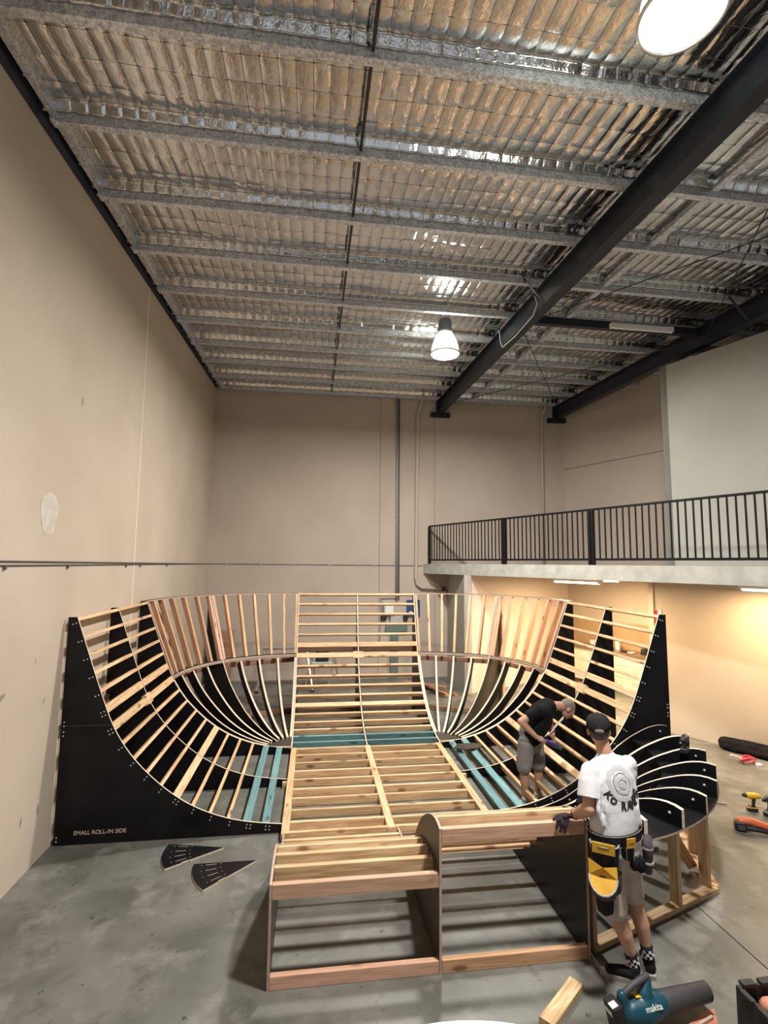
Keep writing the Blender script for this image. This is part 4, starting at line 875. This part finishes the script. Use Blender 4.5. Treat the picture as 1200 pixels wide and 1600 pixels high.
def decal(name, me, mw, tree, d, mat, parent, off=.0025):
    b = bmesh.new(); b.from_mesh(me); b.transform(mw)
    bmesh.ops.triangulate(b, faces=b.faces[:]); bmesh.ops.subdivide_edges(b, edges=[e for e in b.edges if e.calc_length() > .02], cuts=2, use_grid_fill=False)
    for v, p in zip(b.verts, on_surface(tree, [v.co.copy() for v in b.verts], d, off)): v.co = p
    m2 = bpy.data.meshes.new(name); b.to_mesh(m2); b.free(); m2.materials.clear(); m2.materials.append(MAT[mat]); m2.polygons.foreach_set('material_index', [0] * len(m2.polygons))
    return link(name, m2, parent)
def shoe(parent, heel, toe, mat, sole, z0=.0, s=1.0):
    h, t = V(heel), V(toe); d = (t - h).normalized(); sd = d.cross(V((0, 0, 1))); ln = (t - h).length
    sp = [h + d * ln * k + V((0, 0, z0)) for k in (0, .12, .35, .6, .85, 1.0)]; wd_ = [.024, .034, .035, .042, .038, .016]
    P_ = [p + sd * w for p, w in zip(sp, wd_)] + [p - sd * w for p, w in reversed(list(zip(sp, wd_)))]
    so = MB().prism([p + V((0, 0, .001)) for p in P_], (0, 0, .030)).obj('shoe_sole', sole, None, fix=True)
    b = MB(); b.limb([h + d * .045 + V((0, 0, z0 + .055)), h + d * ln * .45 + V((0, 0, z0 + .058)), h + d * (ln - .06) + V((0, 0, z0 + .045))], [(.032, .040), (.034, .038), (.025, .038)], 14, ref=(0, 0, 1))
    b.limb([h + d * .05 + V((0, 0, z0 + .06)), h + d * .06 + V((0, 0, z0 + .085))], [.036, .036])
    up = fuse('shoe', b, mat, parent, .009, 2); so.parent = up; so.matrix_basis = MX.Identity(4); return up
def bandring(c, rx, ry, z0, z1, th, n=40, tilt=0, rx1=None, ry1=None):
    """elliptical belt band"""
    P_ = []; rx1 = rx1 or rx; ry1 = ry1 or ry
    for k in range(n):
        a = 2 * math.pi * k / n; ca, sa = math.cos(a), math.sin(a); dz = tilt * ca
        P_ += [(c[0] + rx * ca, c[1] + ry * sa, z0 + dz), (c[0] + (rx + th) * ca, c[1] + (ry + th) * sa, z0 + dz), (c[0] + (rx1 + th) * ca, c[1] + (ry1 + th) * sa, z1 + dz), (c[0] + rx1 * ca, c[1] + ry1 * sa, z1 + dz)]
    F = [(4 * k + j, 4 * ((k + 1) % n) + j, 4 * ((k + 1) % n) + (j + 1) % 4, 4 * k + (j + 1) % 4) for k in range(n) for j in range(4)]
    return MB().add(P_, F)
# ---- man in white at the front
m1 = thing('person', (2.40, 3.75, 0), 'man in white printed tee, cap and tool belt leaning on the frame', 'person')
b = MB()
b.limb([(2.25, 3.75, .90), (2.25, 3.755, 1.02), (2.257, 3.80, 1.20), (2.262, 3.825, 1.36), (2.262, 3.835, 1.44)], [(.145, .11), (.135, .10), (.148, .105), (.150, .10), (.10, .07)], 18, ref=(1, 0, 0))
b.limb([(2.262, 3.84, 1.42), (2.255, 3.85, 1.52), (2.245, 3.872, 1.60)], [.064, .056, .054], 14)
HL, HM = head(b, (2.238, 3.895, 1.672), (.48, .86, -.14), (0, .1, 1))
LS, LE, LW = V((2.115, 3.82, 1.400)), V((2.052, 3.735, 1.170)), V((2.03, 3.915, 1.045))
b.limb([LS, LS.lerp(LE, .5), LE], [.050, .048, .046]); b.limb([LE, LE.lerp(LW, .35), LW], [.048, .05, .034]); b.limb([LW, (1.99, 3.945, 1.03)], [.028, .022], 10)
RS, RE, RW = V((2.425, 3.82, 1.435)), V((2.435, 3.93, 1.19)), V((2.33, 4.10, 1.08))
b.limb([RS, RS.lerp(RE, .5), RE], [.050, .048, .043]); b.limb([RE, RE.lerp(RW, .35), RW], [.044, .042, .030]); b.limb([RW, (2.28, 4.13, 1.07)], [.028, .022], 10)
for (hp, kn, cf, ak, ft_) in (((2.175, 3.75, .88), (2.232, 3.742, .47), (2.285, 3.712, .31), (2.345, 3.705, .10), (2.29, 3.74, .05)), ((2.335, 3.75, .88), (2.408, 3.79, .50), (2.452, 3.762, .33), (2.487, 3.745, .11), (2.51, 3.83, .05))):
    b.limb([hp, V(hp).lerp(V(kn), .5), kn], [.088, .074, .056], 16); b.limb([kn, V(kn).lerp(V(cf), .5), cf, V(cf).lerp(V(ak), .55), ak], [.054, .057, .055, .041, .033], 16); b.limb([ak, ft_], [.033, .028], 10)
body1 = fuse('body', b, 'skin', m1, .010, 3)
face_parts(m1, HL, HM)
hair = MB(); hair.ball(HL(0, -.016, .018), (.081, .098, .094), 20, mat=HM); hm = hair.mesh('hair', 'hair_dark', True)
bb = bmesh.new(); bb.from_mesh(hm); iv = HM.inverted()
bmesh.ops.delete(bb, geom=[f for f in bb.faces if (lambda q: q.y > .035 and q.z < .05 or q.z < -.068 + (.05 if q.y > -.03 else 0))(iv @ (f.calc_center_median() - V((2.238, 3.895, 1.672))))], context='FACES'); bb.to_mesh(hm); bb.free(); link('hair', hm, m1)
# cap: crown, visor, strap and the opening above it
cp = MB(); prf = [(.0, .112), (.035, .108), (.065, .092), (.083, .066), (.089, .035), (.090, .006), (.086, .006), (.084, .035)]
cp.lathe([(r_, z) for r_, z in prf], (0, 0, 0), 28); cp.v = [tuple(HL(x, -.012 + y * 1.19, .016 + z * 1.0 - (.032 * max(0, -y / .09) ** 2))) for x, y, z in cp.v]
cap = cp.obj('cap', 'cap_grey', m1, smooth=True)
vz = MB(); P_ = []
for k in range(13):
    a = R(20 + 140 * k / 12); P_ += [HL(.085 * math.cos(a), .085 * math.sin(a) + .008, .022), HL(.092 * math.cos(a), .088 * math.sin(a) + .075 * math.sin(a), .010)]
vz.add(P_ + [p + HM @ V((0, 0, .006)) for p in P_], [(2 * k, 2 * k + 1, 2 * k + 3, 2 * k + 2) for k in range(12)] + [(26 + 2 * k + 2, 26 + 2 * k + 3, 26 + 2 * k + 1, 26 + 2 * k) for k in range(12)] + [(2 * k + 1, 27 + 2 * k, 29 + 2 * k, 2 * k + 3) for k in range(12)]); vz.obj('visor', 'cap_grey', cap)
MB().ball(HL(0, .0, .128), (.009, .009, .006), 8).obj('button', 'cap_grey', cap, smooth=True)
op = MB().ball(HL(.004, -.115, .006), (.036, .012, .016), 14, mat=HM).obj('cap_opening', 'hair_grey', cap, smooth=True)
# tee
b = MB()
b.limb([(2.255, 3.75, .885), (2.255, 3.75, 1.0), (2.268, 3.765, 1.10), (2.275, 3.795, 1.24), (2.275, 3.818, 1.36), (2.27, 3.83, 1.43), (2.262, 3.84, 1.47)], [(.186, .146), (.180, .136), (.190, .140), (.192, .142), (.185, .13), (.145, .10), (.085, .075)], 22, ref=(1, 0, 0))
b.limb([(2.22, 3.835, 1.45), LS + V((.02, 0, -.01)), LS + V((.01, 0, -.06))], [.058, .074, .074], 16); b.limb([(2.31, 3.835, 1.455), RS + V((-.02, 0, -.01)), RS + V((-.01, 0, -.06))], [.058, .074, .074], 16)
for k in range(7):   # cloth folds
    x = 2.11 + .05 * k; b.limb([(x + .02, 3.72 - .012 * (3 - abs(k - 3)), 1.36 - .02 * k % 3), (x - .02 + .01 * (k % 3), 3.655 - .006 * (3 - abs(k - 3)) + .02, 1.18), (x, 3.66, 1.08)], [.012, .02, .014], 8)
tee = fuse('t_shirt', b, 'tee_white', m1, .011, 5); hem(tee, (2.255, 3.75, .872), (0, 0, -1), .3)
for S_, E_ in ((LS, LE), (RS, RE)):
    b = MB(); b.limb([S_ + V((0, 0, .0)), S_.lerp(E_, .3), S_.lerp(E_, .6), S_.lerp(E_, .92)], [.068, .082, .086, .09], 18)
    for k in range(3): b.limb([S_.lerp(E_, .15) + V((-.05 + .03 * k, -.06, 0)), S_.lerp(E_, .9) + V((-.055 + .04 * k, -.07, 0))], [.008, .02], 8)
    sv = fuse('sleeve', b, 'tee_white', tee, .011, 4); hem(sv, S_.lerp(E_, .72), E_ - S_, .2)
tree = BVHTree.FromPolygons([v.co.copy() for v in tee.data.vertices], [tuple(p.vertices) for p in tee.data.polygons])
PD = V((-.12, 1, .08)).normalized(); EC = V((2.335, 3.3, 1.30))   # print on the back
def rosette(r0, r1, n, wob, ph=0):
    P_, F = [], []
    for k in range(n):
        a = 2 * math.pi * k / n; w = 1 + wob * math.sin(5 * a + ph) + wob * .6 * math.sin(11 * a + 2 * ph)
        for r_ in (r0, (r0 + r1) / 2, r1): P_.append((r_ * w * math.cos(a), r_ * w * math.sin(a), 0))
    for k in range(n):
        for j in (0, 1): F.append((3 * k + j, 3 * ((k + 1) % n) + j, 3 * ((k + 1) % n) + j + 1, 3 * k + j + 1))
    return MB().add(P_, F)
mw = frame((1, 0, 0), (0, 0, 1), (0, -1, 0), EC)
for r0, r1, wob, mt, ph in ((.080, .108, .035, 'print_light', 0), (.062, .069, .03, 'print_grey', 1), (.040, .056, .06, 'print_light', 2), (.026, .033, .05, 'print_grey', .6), (.006, .018, .1, 'print_light', 1.5)):
    decal('emblem', rosette(r0, r1, 60, wob, ph).mesh('e', mt), mw @ MX.Translation((0, .02, 0)), tree, PD, mt, tee)
for i, ch in enumerate('KO RAMPS'):
    if ch == ' ': continue
    a = R(-90 - 58 + 116 * i / 7); e = textmesh(ch, .044 if ch != 'M' else .052, 0, .06)
    for v in e.vertices: v.co.y *= 1.15
    decal('lettering', e, mw @ MX.Translation((.136 * math.cos(a), .02 + .136 * math.sin(a), 0)) @ MX.Rotation(a + math.pi / 2, 4, 'Z'), tree, PD, 'print_black', tee, .004)
# shorts
b = MB(); b.limb([(2.255, 3.75, 1.0), (2.255, 3.75, .90), (2.255, 3.75, .84)], [(.165, .125), (.172, .135), (.165, .13)], 18, ref=(1, 0, 0))
b.limb([(2.178, 3.75, .86), (2.20, 3.742, .66), (2.222, 3.736, .47)], [.105, .098, .096], 16); b.limb([(2.335, 3.75, .86), (2.37, 3.775, .68), (2.40, 3.79, .53)], [.105, .094, .088], 16)
shorts1 = fuse('shorts', b, 'shorts_tan', m1, .011, 4); hem(shorts1, (2.225, 3.736, .435), (.05, -.02, -1), .16, 2.315); hem(shorts1, (2.40, 3.79, .495), (.1, .03, -1), .14)
for c_, s_ in (((2.325, 3.615, .835), (.04, .012, .05)), ((2.40, 3.66, .80), (.035, .02, .06))): MB().ball(c_, s_, 12).obj('pocket_patch', 'sock_black', shorts1, smooth=True)
# glove, watch
def glove(pts_palm, chains, r=.0115):
    g = MB(); g.limb(pts_palm, [(.032, .02), (.043, .019), (.040, .017)], 14, ref=(.3, .9, -.25)); digits(g, chains, r); return fuse('glove', g, 'glove_black', m1, .0065, 2)
glove([(2.035, 3.912, 1.043), (1.995, 3.938, 1.033), (1.957, 3.945, 1.022)],
      [[(1.955, 3.975, 1.022), (1.915, 3.968, 1.018), (1.872, 3.945, 1.006)], [(1.945, 3.95, 1.018), (1.900, 3.928, 1.004), (1.876, 3.908, .958)], [(1.955, 3.928, 1.015), (1.918, 3.903, .985), (1.900, 3.898, .940)], [(1.972, 3.912, 1.012), (1.945, 3.893, .978), (1.935, 3.892, .935)], [(2.005, 3.965, 1.03), (1.985, 3.995, 1.015), (1.952, 4.005, 1.010)]])
glove([(2.335, 4.095, 1.08), (2.295, 4.12, 1.072), (2.26, 4.13, 1.06)],
      [[(2.25, 4.16, 1.06), (2.215, 4.17, 1.05), (2.185, 4.17, 1.03)], [(2.245, 4.135, 1.055), (2.205, 4.14, 1.045), (2.175, 4.14, 1.02)], [(2.25, 4.115, 1.05), (2.21, 4.115, 1.04), (2.185, 4.115, 1.015)], [(2.26, 4.095, 1.05), (2.225, 4.09, 1.035), (2.205, 4.09, 1.015)], [(2.30, 4.155, 1.07), (2.285, 4.185, 1.06), (2.26, 4.195, 1.05)]])
wt = MB().tube([LE.lerp(LW, .86), LE.lerp(LW, .97)], .036, 16).obj('watch_strap', 'tool_black', m1, smooth=True)
MB().rbox((-.014, -.012, 0), (.014, .012, .008), .005, mat=frame((0, .6, -.8), (-.2, .78, .6), V((-.75, -.62, .2)).normalized(), LE.lerp(LW, .92) + V((-.75, -.62, .2)).normalized() * .034)).obj('watch_face', 'aluminium', wt)
# socks with checks, shoes
for (ak, cf, heel, toe) in (((2.345, 3.705, .10), (2.285, 3.712, .31), (2.385, 3.665, 0), (2.135, 3.805, 0)), ((2.487, 3.745, .11), (2.452, 3.762, .33), (2.47, 3.685, 0), (2.565, 3.945, 0))):
    ak, cf = V(ak), V(cf); top = ak.lerp(cf, .42)
    sk_ = MB().tube([ak + V((0, 0, -.05)), ak, ak.lerp(cf, .2), top], [.040, .038, .040, .0435], 18).obj('sock', 'sock_black', m1, smooth=True)
    ax = (cf - ak).normalized(); u = ax.orthogonal().normalized(); w = ax.cross(u); k_ = 0
    ckm = MB()
    for row, f_ in enumerate((.10, .19, .28)):
        for j in range(14):
            if (j + row) % 2: continue
            c0 = ak.lerp(cf, f_); a = [2 * math.pi * (j + e) / 14 for e in (0, .5, 1)]; rr = .0425 + .002 * row; hh = ax * .0095
            P_ = [c0 + (u * math.cos(x) + w * math.sin(x)) * rr - hh for x in a] + [c0 + (u * math.cos(x) + w * math.sin(x)) * rr + hh for x in a]
            ckm.add(P_, [(0, 1, 4, 3), (1, 2, 5, 4)])
    ckm.obj('check_pattern', 'sock_white', sk_)
    shoe(m1, heel, toe, 'shoe_black', 'shoe_sole')
# tool belt
tb = bandring((2.255, 3.752), .186, .142, .955, 1.035, .012, tilt=.022).obj('tool_belt', 'belt_black', m1)
for z in (.957, 1.028): bandring((2.255, 3.752), .190, .146, z, z + .006, .0095, tilt=.022).obj('belt_piping', 'belt_trim', tb)
def pouch(c, nrm, w, h, d, mat, trim=True, open_mat=None, lean=0):
    """hanging pouch: flat back, bulging front with rounded bottom"""
    n_ = V(nrm).normalized(); x_ = V((0, 0, 1)).cross(n_).normalized(); z_ = n_.cross(x_) * 1; z_ = V((0, 0, 1)); c = V(c)
    P_, F = [], []; N1, N2 = 12, 8
    for i in range(N2 + 1):
        t_ = i / N2; zz = -h * t_; ww = w * (1 - .25 * t_ ** 3) * (1 if t_ < .85 else math.sqrt(max(0, 1 - ((t_ - .85) / .16) ** 2))); dd = d * (1 - .6 * t_ ** 3)
        for j in range(N1 + 1):
            a = math.pi * j / N1; P_.append(c + x_ * (-ww / 2 * math.cos(a)) + n_ * (dd * math.sin(a) ** .7) + z_ * zz)
    for i in range(N2):
        for j in range(N1): F.append((i * (N1 + 1) + j, i * (N1 + 1) + j + 1, (i + 1) * (N1 + 1) + j + 1, (i + 1) * (N1 + 1) + j))
        F.append((i * (N1 + 1) + N1, i * (N1 + 1), (i + 1) * (N1 + 1), (i + 1) * (N1 + 1) + N1))
    o = MB().add(P_, F).obj('pouch', mat, tb, smooth=True)
    if open_mat: MB().add([p - V((0, 0, .004)) for p in P_[:N1 + 1]], [tuple(range(N1 + 1))]).obj('pouch_lining', open_mat, o)
    if trim: MB().tube(P_[:N1 + 1], .005, 6).obj('rim', 'belt_trim', o)
    return o, x_, n_
pn = V((-.55, -.83, 0)).normalized()
pouch((2.105, 3.635, .985), pn, .19, .215, .085, 'belt_black', True, 'tool_black')
pouch((2.090, 3.628, .815), pn, .185, .20, .10, 'pouch_plum', False, 'belt_yellow')
pouch((2.16, 3.62, .80), V((-.2, -1, 0)), .10, .16, .06, 'pouch_plum', False)
pouch((2.10, 3.64, .66), pn, .12, .16, .05, 'belt_black', False)
px = V((0, 0, 1)).cross(pn).normalized()
lab = MB().rbox((-.075, 0, -.032), (.075, .012, .036), .004, mat=frame(px, pn, (0, 0, 1), V((2.108, 3.645, .975)) + pn * .085)).obj('label_patch', 'belt_yellow', tb)
yp = [(-.096, .075, .082), (.0, .115, .055), (.088, .075, .06)] + [(.092 * math.cos(t_), .10 + .075 * math.sin(t_), -.012 - .085 * math.sin(t_)) for t_ in [math.pi * k / 10 for k in range(11)]]
yq = [V((2.093, 3.63, .818)) + px * x + pn * y + V((0, 0, z)) for x, y, z in yp]
ye = MB().add(yq, [tuple(range(len(yq)))]).obj('pouch_flap', 'belt_yellow', tb); MB().tube(yq[3:], .006, 6).obj('rim', 'belt_trim', ye)
textobj('lettering', 'DEWALT', .075, 'print_black', lab, frame(px, (0, 0, 1), pn, V((2.108, 3.645, .977)) + pn * .098), .0006)
pn2 = V((.08, -1, 0)).normalized(); px2 = V((0, 0, 1)).cross(pn2).normalized()
pouch((2.265, 3.612, 1.015), pn2, .10, .15, .035, 'belt_black', False)
lab = MB().rbox((-.036, 0, -.032), (.036, .008, .032), .004, mat=frame(px2, pn2, (0, 0, 1), V((2.262, 3.60, 1.005)) + pn2 * .035)).obj('label_patch', 'belt_yellow', tb)
textobj('lettering', 'DEWALT', .05, 'print_black', lab, frame(px2, (0, 0, 1), pn2, V((2.262, 3.60, 1.003)) + pn2 * .0445), .0006)
for s in (-.03, .03): MB().tube([V((2.265 + s, 3.573, .97)), V((2.265 + s * .9, 3.577, .88))], .0035, 6).obj('stitching', 'belt_trim', tb)
MB().tube([(2.475, 3.70, .97), (2.48, 3.695, .88), (2.475, 3.70, .72)], [.036, .037, .03], 14).obj('tool_holster', 'pouch_plum', tb, smooth=True)
for z in (.90, .80): MB().tube([(2.478, 3.697, z), (2.478, 3.697, z - .012)], .040, 14).obj('holster_band', 'belt_trim', tb)
MB().rbox((2.515, 3.68, .865), (2.56, 3.70, .90), .005).obj('holster_clip', 'tool_black', tb)
# ---- stooping man in black
m2 = thing('person', (2.78, 6.44, 0), 'man in black tee and grey shorts stooping with a purple tool', 'person')
b = MB()
b.limb([(2.78, 6.46, .70), (2.78, 6.46, .80), (2.84, 6.45, .94), (2.94, 6.45, 1.07), (3.00, 6.45, 1.13)], [(.15, .115), (.14, .11), (.155, .12), (.17, .125), (.12, .10)], 18, ref=(0, 1, 0))
b.limb([(3.0, 6.45, 1.12), (3.10, 6.45, 1.155), (3.20, 6.45, 1.15)], [.07, .058, .056], 14)
HL2, HM2 = head(b, (3.285, 6.45, 1.115), (.72, -.12, -.68), (.68, 0, .72))
NS, NE, NW = V((2.80, 6.28, 1.14)), V((2.575, 6.26, 1.03)), V((2.755, 6.22, .855)); FS, FE, FW = V((3.04, 6.63, 1.08)), V((3.13, 6.62, .86)), V((3.07, 6.42, .76))
b.limb([NS, NS.lerp(NE, .5), NE], [.058, .05, .043]); b.limb([NE, NE.lerp(NW, .3), NW], [.044, .042, .029]); b.limb([FS, FS.lerp(FE, .5), FE], [.056, .048, .042]); b.limb([FE, FE.lerp(FW, .3), FW], [.042, .04, .028])
for pal, ch in ((((2.755, 6.22, .855), (2.80, 6.215, .835), (2.83, 6.21, .825)), [[(2.83, 6.19, .83), (2.86, 6.185, .82), (2.87, 6.20, .80)], [(2.835, 6.20, .815), (2.865, 6.19, .80), (2.87, 6.215, .785)], [(2.83, 6.205, .80), (2.855, 6.195, .785), (2.86, 6.22, .775)], [(2.82, 6.21, .795), (2.84, 6.20, .78), (2.85, 6.225, .77)], [(2.81, 6.23, .85), (2.84, 6.24, .845), (2.86, 6.245, .83)]]),
                (((3.07, 6.42, .76), (3.055, 6.37, .74), (3.05, 6.345, .73)), [[(3.03, 6.34, .735), (3.01, 6.31, .725), (3.0, 6.295, .71)], [(3.045, 6.335, .725), (3.03, 6.30, .715), (3.015, 6.285, .70)], [(3.06, 6.335, .72), (3.05, 6.30, .705), (3.035, 6.285, .69)], [(3.07, 6.34, .715), (3.065, 6.31, .70), (3.05, 6.295, .685)], [(3.03, 6.37, .75), (3.0, 6.35, .755), (2.985, 6.325, .745)]])):
    b.limb(pal, [(.028, .02), (.038, .018), (.036, .016)], 12, ref=(.1, .5, .8)); digits(b, ch, .0095)
LG = (((2.70, 6.40, .72), (2.655, 6.385, .42), (2.665, 6.39, .28), (2.675, 6.40, .10), (2.74, 6.36, .05)), ((2.865, 6.52, .70), (2.90, 6.50, .40), (2.90, 6.505, .27), (2.888, 6.52, .09), (2.96, 6.48, .05)))
for hp, kn, cf, ak, ft_ in LG:
    b.limb([hp, V(hp).lerp(V(kn), .5), kn], [.09, .076, .058], 16); b.limb([kn, cf, V(cf).lerp(V(ak), .5), ak], [.055, .056, .044, .034], 16); b.limb([ak, ft_], [.034, .028], 10)
fuse('body', b, 'skin_shaded', m2, .010, 3); face_parts(m2, HL2, HM2)
hair = MB().ball(HL2(0, -.016, .026), (.079, .0985, .094), 20, mat=HM2); hm = hair.mesh('hair', 'hair_grey', True); bb = bmesh.new(); bb.from_mesh(hm); iv = HM2.inverted()
bmesh.ops.delete(bb, geom=[f for f in bb.faces if (lambda q: q.y > .045 and q.z < .07 or q.z < -.045 + (.055 if q.y > -.03 else 0))(iv @ (f.calc_center_median() - V((3.285, 6.45, 1.115))))], context='FACES'); bb.to_mesh(hm); bb.free(); link('hair', hm, m2)
b = MB(); b.limb([(2.77, 6.46, .74), (2.79, 6.46, .82), (2.85, 6.45, .95), (2.94, 6.45, 1.08), (3.01, 6.45, 1.14)], [(.17, .14), (.175, .145), (.18, .145), (.19, .14), (.13, .115)], 20, ref=(0, 1, 0))
b.limb([(2.93, 6.36, 1.12), NS, NS.lerp(NE, .42)], [.09, .083, .075], 14); b.limb([(2.98, 6.54, 1.12), FS, FS.lerp(FE, .5)], [.09, .08, .075], 14); b.limb([(2.98, 6.45, .98), (2.90, 6.44, .82)], [.10, .07], 12)
fuse('t_shirt', b, 'tee_black', m2, .012, 4)
b = MB(); b.limb([(2.78, 6.46, .82), (2.78, 6.46, .72)], [(.165, .14), (.165, .14)], 18, ref=(0, 1, 0)); 
for hp, kn, cf, ak, ft_ in LG: b.limb([V(hp) + V((0, 0, .0)), V(hp).lerp(V(kn), .5), V(hp).lerp(V(kn), .92)], [.108, .102, .094], 16)
fuse('shorts', b, 'shorts_grey', m2, .012, 4)
shoe(m2, (2.625, 6.43, 0), (2.87, 6.32, 0), 'shoe_grey', 'shoe_sole'); shoe(m2, (2.84, 6.55, 0), (3.08, 6.44, 0), 'shoe_grey', 'shoe_sole')
t = thing('caulking_gun', (2.95, 6.25, .75), 'purple and dark green applicator gun held by the stooping man', 'tool')
MB().limb([(2.85, 6.215, .815), (2.95, 6.25, .765), (3.06, 6.29, .715)], [.026, .03, .03], 14).obj('cartridge', 'tool_blue', t, smooth=True); MB().limb([(3.06, 6.29, .715), (3.11, 6.31, .68)], [.026, .022], 12).obj('nozzle_cap', 'tool_green', t, smooth=True); MB().tube([(2.855, 6.21, .82), (2.87, 6.20, .85), (3.03, 6.26, .92)], .006, 8).obj('hook_rod', 'tool_black', t)
tag(MB().tube([(2.885, 6.225, .845), (3.215, 6.42, 1.005)], .004, 8).obj('pencil', 'tube_off'), 'thin pale stick between the stooping man\'s mouth and hand', 'stick')
